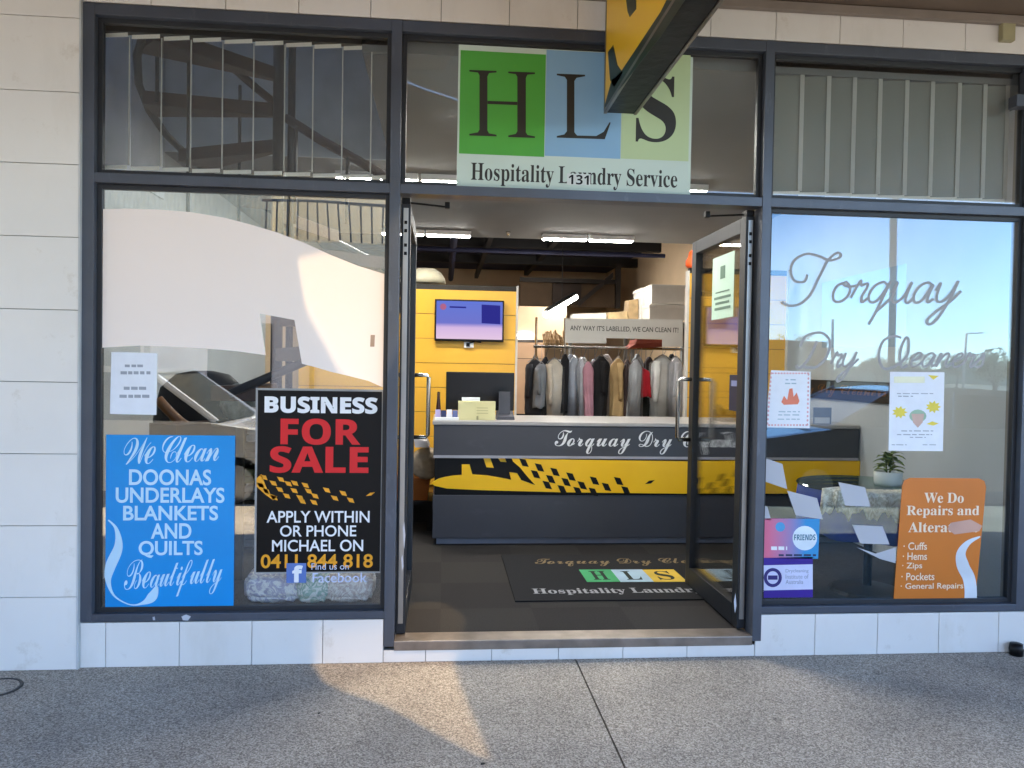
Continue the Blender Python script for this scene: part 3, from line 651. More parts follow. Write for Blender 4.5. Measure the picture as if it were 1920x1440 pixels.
# orange repairs sign
ORANGE = mat('sign_orange', '#cf7420', .4, var=.05, scale=3)
t = thing('orange_sign', 'orange repairs and alterations sign with rounded top standing inside the right window', 'sign', (2.55, yi, .26))
shape('board', [(1676, 1123), (1692, 912), (1696, 901), (1706, 896), (1836, 897), (1846, 902), (1849, 914), (1829, 1123)], yi, ORANGE, t, .004)
CRM = mat('cream_print', '#f0dcc0', .5, var=.03)
for s, rc_ in (('We Do', (1733, 924, 1807, 943)), ('Repairs and', (1700, 948, 1836, 971)), ('Alterations', (1703, 979, 1834, 998))):
    write('words', s, rc_, ytx, 'serif', CRM, t)
for s, a, v in (('· Cuffs', 1738, 1024), ('· Hems', 1738, 1043), ('· Zips', 1729, 1062), ('· Pockets', 1752, 1081), ('· General Repairs', 1806, 1100)):
    write('words', s, (1694 - (v-1024)*.07, v-7, a, v+7), ytx, 'plain', CRM, t, .008)
shape('tape_mark', [(1776, 992), (1784, 980), (1820, 974), (1842, 986), (1836, 996), (1790, 1002)], ytx-.0015, mat('pinkish_tape', '#c79a86', .5), t, .0008)
sw = smooth_path([(1838, 1006), (1815, 1018), (1802, 1038), (1806, 1062), (1816, 1082), (1820, 1104), (1820, 1122)])
shape('swoosh', ribbon(sw, [1+10.5*min(1, i/(len(sw)*.45)) for i in range(len(sw))]), ytx-.0006, mat('pale_swoosh', '#d5dbe0', .5), t, .0006)

# ------------------------------------------------------------------ blinds behind the upper windows
SHEER = see_through('sheer_blind_cloth', (.86, .87, .88), .0, .3, (.42, .44, .48), .09)
SHEER2 = see_through('sheer_blind_cloth_pale', (.66, .67, .66), .0, .3, (.55, .58, .56), .44)
TABM = mat('blind_weight', '#fbf8f0', .6, var=.03)
HEMM = see_through('blind_hem', (.5, .5, .5), .0, .3, (.85, .86, .83), .6)
def blind(name_label, us, vt, vb, cloth, hem):
    y = .13; t = thing('vertical_blind', name_label, 'blind', (P(us[0], vt, y).x, y, 2.3))
    xs = [P(u, (vt+vb)/2, y).x for u in us]; zt, zb = ZTOP-.078, ZT1+.052
    for i in range(len(xs)-1):
        xa, xb = xs[i]+.003, xs[i+1]+.010; d = .014
        def strip(q, x0, x1, y0, y1, z0, z1, th=.0012): q.loft([[(x0, y0, z), (x1, y1, z), (x1, y1+th, z), (x0, y0+th, z)] for z in (z0, z1)]); return q
        sl_ = strip(MB(), xa, xb, y+d, y-d, zb+.018, zt-.02).build('slat', cloth, t)
        strip(MB(), xb-hem, xb, y-d-.002, y-d-.003, zb+.018, zt-.02, .0009).build('hem', HEMM, sl_)
        for z in (zt-.02, zb): strip(MB(), xa+.004, xb-.012, y+d-.004, y-d-.003, z, z+.018, .004).build('weight', TABM, sl_)
    q = MB(); q.box(xs[0]-.02, xs[-1]+.02, y-.02, y+.02, zt, zt+.03); q.build('rail', FRAME_D, t)
blind('sheer grey vertical blind in the upper left window', [188, 242, 302, 357, 416, 474, 532, 585, 640, 694, 727], 50, 325, SHEER, .006)
blind('sheer grey vertical blind in the upper right window', [1452, 1500, 1550, 1598, 1646, 1696, 1744, 1794, 1842, 1884], 120, 370, SHEER2, .022)

# spiral staircase behind the upper left window
WOOD = mat('stair_timber', '#42251a', .5, 0, .3, 9); STEEL = mat('stair_steel', '#23262b', .45, .3)
yc = 1.0; C = P(523, 200, yc); C.z = 0
t = thing('spiral_staircase', 'spiral staircase with timber treads behind the blind of the upper left window', 'staircase', (C.x, C.y, FLOOR))
q = MB(); q.tube([(C.x, C.y, FLOOR), (C.x, C.y, 4.5)], .035, 12); q.tube([(C.x+.07, C.y+.02, FLOOR), (C.x+.07, C.y+.02, 4.5)], .022, 8); q.build('post', STEEL, t, True)
rad_ = .74
def tread(a, z, th=.085):
    q = MB(); da = .16
    pts = [(C.x+.04*math.cos(a-da*3), C.y+.04*math.sin(a-da*3)), (C.x+rad_*math.cos(a-da), C.y+rad_*math.sin(a-da)), (C.x+rad_*math.cos(a), C.y+rad_*math.sin(a)), (C.x+rad_*math.cos(a+da), C.y+rad_*math.sin(a+da)), (C.x+.04*math.cos(a+da*3), C.y+.04*math.sin(a+da*3))]
    q.prism(pts, 'z', z-th, z); return q.build('tread', WOOD, t)
for i in range(-9, 4): tread(math.pi+.02+.6*i, 2.968+.207*i, .075)
def helix(r, a0, a1, n=26): return [(C.x+r*math.cos(a0+(a1-a0)*i/n), C.y+r*math.sin(a0+(a1-a0)*i/n), 2.93+.345*(a0+(a1-a0)*i/n-math.pi)) for i in range(n+1)]
q = MB(); q.tube(helix(rad_+.02, math.pi+1.7, math.pi-4.8), .022, 8); q.build('stringer', STEEL, t, True)
for pts in ([(396, 96, 1.25), (440, 130, 1.3), (480, 165, 1.4), (514, 192, 1.5)], [(538, 222, .8), (600, 262, .65), (680, 306, .6), (735, 338, .6)]):
    q = MB(); q.tube([P(*z) for z in pts], .026, 8); q.build('handrail', WOOD, t, True)
for u, v0, v1, y in ((555, 236, 420, .67), (652, 294, 420, .6), (295, 60, 190, .86), (355, 40, 420, .75), (450, 160, 420, 1.62)):
    a, c = P(u, v0, y), P(u, v1, y); q = MB(); q.tube([a, (a.x, a.y, c.z)], .011, 6); q.build('baluster', STEEL, t)

# ------------------------------------------------------------------ floor and mat
def carpet():
    m = bpy.data.materials.new('carpet_tile'); m.use_nodes = True; nt = m.node_tree; n = nt.nodes; b = n['Principled BSDF']; b.inputs['Roughness'].default_value = .95; b.inputs['Specular IOR Level'].default_value = .1
    tc = n.new('ShaderNodeTexCoord'); ck_ = n.new('ShaderNodeTexChecker'); ck_.inputs['Scale'].default_value = 2.0
    ck_.inputs[1].default_value = (*lin('#343231'), 1); ck_.inputs[2].default_value = (*lin('#393735'), 1); nt.links.new(tc.outputs['Object'], ck_.inputs[0])
    nz = n.new('ShaderNodeTexNoise'); nz.inputs['Scale'].default_value = 160; nt.links.new(tc.outputs['Object'], nz.inputs[0])
    mx = n.new('ShaderNodeMix'); mx.data_type = 'RGBA'; mx.blend_type = 'OVERLAY'; mx.inputs[0].default_value = .7
    nt.links.new(ck_.outputs[0], mx.inputs[6]); nt.links.new(nz.outputs['Fac'], mx.inputs[7]); nt.links.new(mx.outputs[2], b.inputs['Base Color']); return m
b = MB(); b.box(XL, XR, .12, YB, FLOOR-.1, FLOOR); b.build('shop_floor', carpet(), kind='structure')
ma, mb_, mc, md = PZ(965, 1128, FLOOR+.008), PZ(940, 1044, FLOOR+.008), PZ(1560, 1044, FLOOR+.008), PZ(1520, 1128, FLOOR+.008)
t = thing('door_mat', 'black door mat with shop names and HLS squares on the carpet', 'mat', (1, 1.1, FLOOR))
MX0, MX1, MY0, MY1 = .42, 2.12, .60, 1.66; MZ = FLOOR+.009
q = MB(); q.box(MX0, MX1, MY0, MY1, FLOOR+.0005, MZ, .002); q.build('pile', mat('mat_black', '#090a0e', .95, bump=.3, bscale=200), t)
def flat(rect, z):  # pixel rectangle on the mat -> x0,x1,y0,y1
    a, b_, c, d = rect; l = PZ(a, (b_+d)/2, z); r = PZ(c, (b_+d)/2, z); tp = PZ((a+c)/2, b_, z); bt = PZ((a+c)/2, d, z); return l.x, r.x, bt.y, tp.y
def write_mat(s, rect, st, m, off=0):
    x0, x1, y0, y1 = flat(rect, MZ)
    return write('words', s, ('w', (x0, x1, y0, y1)), 0, st, m, t, off, thick=.001, xf=lambda p: Vector((p.x, p.z, MZ+.0003-p.y)))
write_mat('Torquay Dry Cleaners', (1002, 1047, 1378, 1061), 'bscript', mat('mat_gold', '#7d6a4a', .9))
write_mat('Hospitality Laundry Service', (998, 1102, 1436, 1114), 'serif', mat('mat_grey', '#9a9a9c', .9))
for i, (a, c, hx, l) in enumerate(((1097, 1168, '#3f9560', 'H'), (1164, 1222, '#9fb8c9', 'L'), (1218, 1288, '#c9a93c', 'S'))):
    x0, x1, y0, y1 = flat((a, 1068, c, 1091), MZ); x0 = flat((1093+i*61, 1068, 1150, 1091), MZ)[0]; x1 = flat((1000, 1068, 1093+(i+1)*61, 1091), MZ)[1]
    q = MB(); q.box(x0, x1, y0, y1, MZ, MZ+.0012); q.build('square', mat('mat_sq%d' % i, hx, .9), t)
    w = x1-x0; h_ = y1-y0
    write('letter', l, ('w', (x0+.25*w, x1-.25*w, y0+.15*h_, y1-.15*h_)), 0, 'serif', mat('mat_ink', '#15231b', .9), t, thick=.001, xf=lambda p: Vector((p.x, p.z, MZ+.0016-p.y)))

# ------------------------------------------------------------------ counter
t = thing('service_counter', 'long charcoal service counter with yellow checker band and white shop name', 'counter', (1.5, 2.3, FLOOR))
yk = 1.98; CGREY = mat('charcoal_laminate', '#404147', .35, var=.06, scale=2); grime(CGREY, 7, .58, .75, (1.35, 1.33, 1.3), (.4, 1, 1)); CTOP = mat('counter_top_grey', '#a8a5a3', .3, var=.06, scale=5)
XC0 = P(812, 900, yk).x; XC1 = XR-.012
def cz(v): return P(1100, v, yk).z
q = MB(); q.box(XC0+.03, XC1, yk+.06, yk+.72, FLOOR+.001, cz(1009)); q.build('kickboard', mat('kick_grey', '#7c7b82', .4), t)
q = MB(); q.box(XC0, XC1, yk, yk+.76, cz(1009)+.001, cz(929), .004); q.build('lower_panel', CGREY, t)
q = MB(); q.box(XC0+.01, XC1, yk+.004, yk+.7, cz(929)+.001, cz(858)-.001); q.build('middle_panel', BLACK, t)
q = MB(); q.box(XC0, XC1, yk-.012, yk+.76, cz(858)+.0, cz(799), .004); q.build('upper_panel', CGREY, t)
q = MB(); q.box(XC0, XC1, yk-.017, yk-.0125, cz(860), cz(855), .001); q.build('trim_strip', mat('pale_trim', '#a8a6ac', .4), t)
q = MB(); q.box(XC0-.01, XC1, yk-.02, yk+.78, cz(799)+.001, cz(799)+.028, .004); q.build('counter_top', CTOP, t)
CY = mat('band_yellow', '#ffc400', .35, var=.03)
def ps(pts): return [(740+a/2.743, 760+b_/2.743) for a, b_ in pts]
xr = 1640
band_ = ps([(190, 402), (200, 392), (225, 378), (262, 368), (300, 362), (345, 358), (345, 305), (385, 305), (400, 356), (480, 362), (540, 372), (600, 384), (590, 345), (630, 350), (652, 386), (725, 412), (690, 375), (665, 345), (645, 320), (610, 290), (600, 268)])+[(1000, 861), (1303, 865), (xr, 864), (xr, 925), (1303, 926), (1050, 923), (900, 919), (838, 916), (815, 911)]
yy = yk-.014
shape('yellow_band', band_, yy, CY, t, .014+.003)
shapes('yellow_tab', [ps(z) for z in ([(455, 266), (490, 268), (510, 322), (472, 318)], [(528, 266), (565, 268), (575, 292), (545, 290)])], yk-.002, CY, t, .005)
cs = [(665, 295), (745, 320), (825, 343), (907, 367), (725, 355), (803, 380), (882, 395), (965, 412), (785, 410), (862, 432), (943, 441), (1022, 445), (1028, 388), (1090, 420), (1152, 390), (1190, 438)]
bl = [ps([(u-25, v-22), (u+8, v-16), (u+25, v+22), (u-8, v+16)]) for u, v in cs]+[ps([(1288, 405), (1308, 388), (1338, 384), (1318, 402)])]
shapes('black_checkers', bl, yy-.0008, BLACK, t, .0008)
write('words', 'Torquay Dry Cleaners', (1040, 808, 1416, 852), yk-.0123, 'bscript', WHITE, t, 0)

# things on the counter
ZC = cz(799)+.029
def onc(u, v0, w_px, h, y):  # base centre on counter top
    p = P(u, v0, y); return p.x
t = thing('monitor', 'wide black monitor standing on the counter by the slatwall', 'monitor', (.15, 2.55, ZC))
x0, x1, z0, z1 = R(836, 698, 964, 790, 2.5); MB_ = MB(); MB_.box(x0, x1, 2.5, 2.54, ZC+.05, z1, .006); MB_.build('screen', mat('monitor_black', '#0c0c10', .25), t)
q = MB(); q.box((x0+x1)/2-.03, (x0+x1)/2+.03, 2.541, 2.56, ZC+.01, ZC+.2); q.box((x0+x1)/2-.12, (x0+x1)/2+.12, 2.5, 2.66, ZC, ZC+.012, .003); q.build('stand', BLACK, t)
t = thing('card_terminal', 'dark grey card payment terminal on the counter right of the yellow folder', 'terminal', (.55, 2.2, ZC))
q = MB(); x0, x1, z0, z1 = R(931, 776, 964, 793, 2.2); q.loft([[(x0, 2.15, ZC), (x1, 2.15, ZC), (x1, 2.3, ZC), (x0, 2.3, ZC)], [(x0+.004, 2.155, z1-.02), (x1-.004, 2.155, z1-.02), (x1-.004, 2.3, z1+.02), (x0+.004, 2.3, z1+.02)]]); q.build('base', mat('terminal_grey', '#3f4049', .5), t)
q = MB(); x0, x1, z0, z1 = R(936, 735, 957, 777, 2.2); q.loft([[(x0, 2.2, z0), (x1, 2.2, z0), (x1, 2.23, z0), (x0, 2.23, z0)], [(x0, 2.24, z1), (x1, 2.24, z1), (x1, 2.262, z1), (x0, 2.262, z1)]]); q.build('screen', mat('terminal_dark', '#34353d', .35), t)
t = thing('yellow_folder', 'pale yellow leaflet folder standing on the counter in front of the monitor', 'folder', (.3, 2.1, ZC))
PY = mat('pale_yellow_paper', '#d9d29e', .7, var=.04)
x0, x1, z0, z1 = R(859, 752, 929, 793, 2.1); q = MB(); q.box(x0, x1, 2.1, 2.115, ZC, z1, .003); q.box(x0, (x0+x1)/2-.003, 2.088, 2.0995, ZC, z1-.005, .002); q.build('cover', PY, t)
q = MB(); a0, a1, b0, b1 = R(866, 745, 900, 756, 2.12); q.box(a0, a1, 2.117, 2.135, b0-.05, b1, .002); q.build('insert', CARD, t)
shapes('print', [[(888, 780), (897, 780), (897, 787), (888, 787)]]+[[(870, v), (915, v+.5), (915, v+1.5), (870, v+1)] for v in (764, 769, 774)], 2.0985, mat('faint_ink', '#a8a27a', .7), t, .0006)
t = thing('leaflet_holder', 'row of purple and white business cards in a low holder on the left counter end', 'card holder', (.05, 2.08, ZC))
x0, x1, z0, z1 = R(815, 768, 860, 793, 2.08); q = MB(); q.box(x0, x1, 2.05, 2.12, ZC, ZC+.02, .002); q.build('tray', WHITE, t)
for i in range(4):
    xa = x0+.004+(x1-x0-.008)*i/4; q = MB(); q.box(xa, xa+(x1-x0)/4.6, 2.085+.004*i, 2.0865+.004*i, ZC+.02, z1-.006*(i % 2)); q.build('card', mat(('card_lilac', 'card_navy', 'card_white', 'card_blue')[i], ('#b5a9d6', '#2b3560', '#e5e5ec', '#5a6699')[i], .5), t)
q = MB(); p = P(822, 768, 2.3); q.lathe([(.0, 0), (.018, 0), (.02, .06), (.012, .15), (.011, .2), (.0, .205)], (p.x, 2.3, ZC), 14); o = q.build('brown_bottle', mat('brown_glass', '#3a1c12', .25), None, True); tag(o, 'slim dark brown bottle on the counter left of the monitor', 'bottle')
t = thing('photo_stand', 'small acrylic stand with a grey card on the counter seen through the right window', 'card stand', (2.9, 2.1, ZC))
x0, x1, z0, z1 = R(1525, 764, 1559, 798, 2.05); q = MB(); q.box(x0, x1, 2.05, 2.056, ZC, z1, .001); q.build('card', mat('stand_card', '#9aa3b2', .5), t)
q = MB(); q.box(x0+.01, x1-.015, 2.047, 2.0495, ZC+.005, z0+(z1-z0)*.45); q.build('lower_print', CARD, t); q = MB(); q.box(x0, x1, 2.057, 2.11, ZC, ZC+.006); q.build('foot', CLEAR, t)
t = thing('desk_phone', 'black telephone on the counter behind the open right door', 'telephone', (2.2, 2.3, ZC))
p = P(1372, 780, 2.25); q = MB(); q.loft([[(p.x-.11, 2.2, ZC), (p.x+.11, 2.2, ZC), (p.x+.11, 2.4, ZC), (p.x-.11, 2.4, ZC)], [(p.x-.10, 2.21, ZC+.03), (p.x+.10, 2.21, ZC+.03), (p.x+.10, 2.39, ZC+.09), (p.x-.10, 2.39, ZC+.09)]]); q.build('base', BLACK, t)
q = MB(); q.tube([(p.x-.08, 2.24, ZC+.075), (p.x-.08, 2.3, ZC+.095), (p.x-.08, 2.36, ZC+.11)], [.024, .016, .024], 10); q.build('handset', BLACK, t, True)

# ------------------------------------------------------------------ slatwalls, tv
SLY = mat('slatwall_yellow', '#edb43c', .3, var=.07, scale=1.3); GROOVE = mat('slat_groove', '#a8772a', .6)
def slatwall(label, x0, x1, y, z0, z1, cap=True):
    t = thing('slatwall_stand', label, 'display stand', ((x0+x1)/2, y, FLOOR))
    q = MB(); z = z0; n = max(1, int((z1-z0)/.21)); h = (z1-z0)/n
    for i in range(n): q.box(x0, x1, y, y+.012, z0+i*h+.003, z0+(i+1)*h-.003, .0015)
    q.build('slats', SLY, t); q = MB(); q.box(x0+.001, x1-.001, y+.010, y+.05, FLOOR, z1); q.build('backing', GROOVE, t)
    q = MB(); q.box(x1, x1+.02, y-.012, y+.06, FLOOR, z1+.05, .002); q.build('edge_post', mat('post_white', '#cdc8bf', .4), t)
    q = MB(); q.box(x0, x1, y, y+.05, z1, z1+.045); q.build('dark_cap', mat('cap_dark', '#211c14', .6), t); return t
x0, x1, z0, z1 = R(560, 541, 966, 800, 3.6)
slatwall('yellow slatwall behind the counter carrying the television', x0, x1, 3.6, FLOOR+.2, z1)
xA, xB = P(1291, 600, 3.0).x, P(1409, 600, 3.0).x+.32
t2 = slatwall('yellow slatwall behind the open right door', xA, xB, 3.0, FLOOR+.2, P(1300, 512, 3.0).z)
q = MB(); q.box(xA-.016, xA-.001, 2.988, 3.06, FLOOR, P(1300, 508, 3.0).z); q.build('edge_post', mat('post_white', '#cdc8bf', .4), t2)
t = thing('television', 'wall television with lavender slide on the yellow slatwall', 'television', (.2, 3.55, 1.7))
x0, x1, z0, z1 = R(815, 562, 945, 640, 3.54)
q = MB(); q.box(x0, x1, 3.54, 3.585, z0, z1, .006); q.build('casing', BLACK, t)
m = bpy.data.materials.new('tv_picture'); m.use_nodes = True; nt = m.node_tree; n = nt.nodes; n.clear()
tc = n.new('ShaderNodeTexCoord'); s3 = n.new('ShaderNodeSeparateXYZ'); nt.links.new(tc.outputs['Generated'], s3.inputs[0]); rp = n.new('ShaderNodeValToRGB'); e = rp.color_ramp.elements
e[0].color = (*lin('#d7bcd6'), 1); e[1].color = (*lin('#5f72c9'), 1); k = e.new(.42); k.color = (*lin('#6a6fc0'), 1); k = e.new(.3); k.color = (*lin('#c9aed6'), 1)
nt.links.new(s3.outputs[2], rp.inputs[0]); em = n.new('ShaderNodeEmission'); em.inputs[1].default_value = .16; nt.links.new(rp.outputs[0], em.inputs[0]); ou = n.new('ShaderNodeOutputMaterial'); nt.links.new(em.outputs[0], ou.inputs[0])
q = MB(); q.box(x0+.015, x1-.015, 3.5375, 3.5395, z0+.02, z1-.015); q.build('screen', m, t)
shapes('picture', [[(903, 571), (938, 573), (938, 608), (903, 606)]], 3.5365, emit('tv_navy', lin('#2f2f8c'), .14), t, .0006)
shapes('picture', [disc(831, 575, 6)], 3.5365, emit('tv_coral', lin('#b0678c'), .14), t, .0006); shapes('picture', [[(843, 574), (874, 575), (874, 578), (843, 577)]], 3.5365, emit('tv_navy', lin('#2f2f8c'), .14), t, .0006)
t = thing('power_box', 'white socket box with cable below the television', 'socket', (.25, 3.58, 1.6))
x0, x1, z0, z1 = R(870, 641, 888, 652, 3.57); q = MB(); q.box(x0, x1, 3.57, 3.598, z0, z1, .003); q.build('plate', WHITE, t)
q = MB(); q.box(x0+.02, x0+.055, 3.565, 3.571, z0+.01, z1-.01); q.build('plug', BLACK, t); q = MB(); q.tube([P(880, 643, 3.56), P(892, 640, 3.555), P(902, 642, 3.56)], .006, 6); q.build('cable', BLACK, t)
# lampshade-like dome, boxes on top of slatwall
p = P(805, 530, 3.7); q = MB(); rr_ = P(842, 530, 3.7).x-p.x
q.lathe([(rr_, 0), (rr_*.93, .05), (rr_*.75, .1), (rr_*.45, .135), (.0, .145)], (p.x-.03, 3.75, p.z), 28); o = q.build('dome_shade', mat('straw_shade', '#c9c2a8', .7, bump=.4, bscale=60), None, True); tag(o, 'pale dome shade sitting above the left slatwall near the ceiling void', 'shade')
x0, x1, z0, z1 = R(804, 529, 834, 543, 3.72); q = MB(); q.box(x0, x1, 3.72, 3.9, z0-.02, z1, .003); o = q.build('cream_box', mat('cream_carton', '#cdb898', .7)); tag(o, 'small cream box on top of the left slatwall under the dome', 'box')
q = MB(); q.box(x0-.3, x1+.02, 3.66, 3.95, z0-.06, z0-.021); o = q.build('top_shelf', mat('cap_dark', '#211c14', .6)); tag(o, 'dark shelf on top of the left slatwall', 'shelf')
# orange figure on right slatwall
t = thing('orange_ornament', 'bright orange rounded ornament on top of the right slatwall', 'ornament', (2.2, 3.0, 2.2))
OG = mat('orange_plastic', '#e2551c', .4); z_ = P(1300, 512, 3.0).z+.046
p = P(1299, 523, 3.02); q = MB(); q.loft([[(p.x+a*math.cos(k*.5236), 3.02+.05*math.sin(k*.5236), z_+h) for k in range(12)] for h, a in ((0, .05), (.02, .07), (.06, .072), (.085, .055), (.11, .045), (.14, .04), (.16, .02))]); q.build('body', OG, t, True)
q = MB(); q.box(p.x+.0, p.x+.05, 2.955, 2.975, z_+.04, z_+.055); q.box(p.x-.005, p.x+.02, 2.965, 2.98, z_+.105, z_+.12); q.build('mark', BLACK, t)

# ------------------------------------------------------------------ ceiling lights
TUBE = emit('fluoro_tube', (1.0, .965, .90), 26.0); TUBE2 = emit('small_tube', (1.0, .95, .86), 8.0)
def fluoro(x0, x1, y, label):
    t = thing('ceiling_light', label, 'ceiling light', ((x0+x1)/2, y, CZ), 'fluorescent lights on the shop ceiling')
    q = MB(); q.box(x0, x1, y-.07, y+.07, CZ-.05, CZ-.001, .004); q.build('housing', WHITE, t)
    q = MB(); q.box(x0+.012, x1-.012, y-.05, y+.05, CZ-.058, CZ-.0505, .003); q.build('diffuser', TUBE, t)
y2 = 5.0; y1_ = 2.5
def fx(u, y, v): return P(u, v, y).x
for a, c, y, v, lb in ((1017, 1100, y2, 441, 'rear row ceiling light, left one of the pair over the clothes rack'), (1105, 1187, y2, 443, 'rear row ceiling light nearest the right wall'),
                       (799, 883, y2, 435, 'rear row ceiling light above the television'), (715, 795, y2, 433, 'rear row ceiling light cut off by the left door'),
                       (790, 858, y1_, 328, 'front row ceiling light left of the HLS sign'), (712, 784, y1_, 327, 'front row ceiling light behind the left mullion'),
                       (630, 699, y1_, 324, 'front row ceiling light seen through the upper left blind'), (1262, 1324, y1_, 341, 'front row ceiling light right of the HLS sign')):
    fluoro(fx(a, y, v), fx(c, y, v), y, lb)
for xa, lb in ((.16, 'added unseen ceiling light behind the HLS sign, left one'), (.70, 'added unseen ceiling light behind the HLS sign, right one')): fluoro(xa, xa+.46, 1.0, lb)  # extra lamps hidden by the sign, added to brighten the counter
t = thing('pendant_light', 'slanting fluorescent light hanging far back above the clothes sign', 'ceiling light', (1.4, 6.6, 2.4))
a, b_ = P(1024, 590, 6.2), P(1079, 557, 7.6); d = (b_-a)
for s0, s1 in ((0, .38), (.44, 1)):
    q = MB(); q.tube([a+d*s0, a+d*s1], .04, 8); q.build('tube', TUBE2, t)
q = MB(); q.tube([a+d*.0+Vector((0, 0, .05)), a+d+Vector((0, 0, .05))], .03, 6); q.tube([a+d*.5+Vector((0, 0, .05)), Vector(((a+d*.5).x, (a+d*.5).y, 3.36))], .006, 5); q.build('housing', FRAME_D, t)
p = P(953, 436, 4.9); q = MB(); q.lathe([(.0, -.05), (.012, -.048), (.02, -.02), (.03, 0)], (p.x, p.y, CZ-.001), 12); o = q.build('sprinkler', CHROME, None, True); tag(o, 'small metal sprinkler head on the ceiling between light rows', 'sprinkler')

# ------------------------------------------------------------------ rear: rack, garments, banner, boxes
yr = 4.3
t = thing('clothes_rack', 'steel clothes rail with overhead wire shelf behind the counter', 'clothes rack', (1.6, yr, FLOOR))
zr = P(1130, 652, yr).z; xa, xb = P(1000, 660, yr).x, P(1284, 660, yr).x
q = MB(); q.tube([(xa, yr, zr), (xb, yr, zr)], .014, 8); q.build('rail', CHROME, t)
for x in (xa+.03, P(1060, 640, yr).x, xb-.03):
    q = MB(); q.tube([(x, yr+.03, FLOOR), (x, yr+.03, P(1060, 596, yr).z)], .014, 8); q.build('upright', CHROME, t)
t = thing('rack_banner', 'white banner over the clothes rack saying any way it is labelled we can clean it', 'banner', (1.8, yr-.25, 1.8))
yb2 = yr-.3
shape('board', [(1060, 597), (1280, 599), (1280, 650), (1242, 650), (1242, 636), (1137, 634), (1137, 644), (1060, 643)], yb2, mat('banner_white', '#c2c0ba', .6, var=.04), t, .012)
write('words', 'ANY WAY IT\'S LABELLED, WE CAN CLEAN IT!', (1069, 612, 1272, 623), yb2-.0002, 'plain', mat('banner_ink', '#3e3c38', .6), t, .012)
def garment_cloth(t, cx, y, z0, z1, w, hx):
    rings = []; ph = random.random()*6; nf = random.choice((5, 6, 7)); NP = 36; M_ = 18; lean = random.uniform(-.03, .03)
    for j in range(M_+1):
        f = j/M_; z = z1+(z0-z1)*f
        prof = .22+.78*min(1, f/.13) if f < .13 else .97+.05*math.sin(f*3+ph)+.10*f*(1 if int(ph*7) % 2 else -1)
        ring = []
        for k in range(NP):
            a = 6.28318*k/NP; pl = abs(math.sin(nf*a/2+ph+.5*math.sin(f*4+ph)))
            fold = 1-.30*min(1, f*2.2)*(1-pl)**1.5+.03*math.sin(11*a+f*17)
            hemz = .012*math.sin(3*a+ph) if j == M_ else 0
            ring.append((cx+w*prof*math.copysign(abs(math.cos(a))**.75, math.cos(a))*fold+lean*f, y+.05*(.45+.7*f)*math.sin(a)*fold, z+hemz))
        rings.append(ring)
    q = MB(); q.loft(rings); q.build('cloth', mat('cloth_'+hx[1:], hx, .85, var=.12, scale=9, bump=.35, bscale=45), t, True)
    # a sleeve hanging down the street side
    if w > .075 and z1-z0 > .4:
        sx_ = cx+w*random.choice((-.55, .1, .5)); L = (z1-z0)*random.uniform(.52, .68); rr = []
        for j in range(9):
            f = j/8; r_ = w*(.34-.10*f); rr.append([(sx_+r_*math.cos(k*.6283)*(1+.1*math.sin(f*14+ph))+.02*f*math.sin(ph), y-.045-.02*math.sin(f*3)+.028*math.sin(k*.6283), z1-.05-L*f) for k in range(10)])
        q = MB(); q.loft(rr); q.build('sleeve', mat('cloth_'+hx[1:], hx, .85), t, True)
gs = [(983, 1020, 674, 778, '#2f3036', 'dark charcoal jacket at the left end of the rack'), (1001, 1028, 682, 764, '#8a8f96', 'mid grey top second from the left end of the rack'),
      (1020, 1057, 674, 786, '#ddd2c0', 'long cream coat on the rack'), (1050, 1068, 664, 772, '#14141a', 'narrow black garment just right of the cream coat'),
      (1064, 1088, 668, 782, '#a9b0bd', 'blue grey shirt on the rack'), (1079, 1098, 672, 783, '#c9ccd2', 'pale grey shirt beside the pink one'),
      (1091, 1112, 678, 786, '#b58593', 'dusty pink garment on the rack'), (1104, 1124, 676, 746, '#6b5a63', 'short mauve top next to the pink garment'),
      (1109, 1144, 668, 783, '#101014', 'wide black jacket in the middle of the rack'), (1143, 1173, 672, 782, '#b79a6c', 'beige coat right of the black jacket'),
      (1167, 1182, 682, 786, '#3a2c2a', 'thin dark brown garment beside the beige coat'), (1179, 1204, 674, 786, '#a5a7aa', 'grey plastic wrapped garment on the rack'),
      (1186, 1218, 690, 744, '#b01526', 'bright red garment on the rack'), (1196, 1222, 744, 786, '#1e2420', 'dark green garment below the red one'),
      (1219, 1264, 668, 786, '#e4e6e4', 'wide white dress near the right end of the rack'), (1252, 1279, 670, 782, '#e6e6ea', 'narrow white shirt at the right end of the rack')]
BACK = [(994, 1012, '#4a4c52', 'grey'), (1012, 1032, '#22242c', 'near black'), (1036, 1060, '#e0e2e4', 'off white'), (1058, 1080, '#8f97a8', 'dusty blue'), (1082, 1104, '#d0d2d4', 'white'), (1100, 1124, '#c3c7cc', 'silver'), (1122, 1150, '#b7aeac', 'taupe'), (1146, 1170, '#d6d0c0', 'ivory'), (1164, 1186, '#54403a', 'brown'), (1182, 1206, '#a9adb2', 'pale grey'), (1204, 1228, '#3f3434', 'dark red brown'), (1226, 1250, '#b9bcc2', 'light grey'), (1246, 1270, '#2e3030', 'charcoal')]
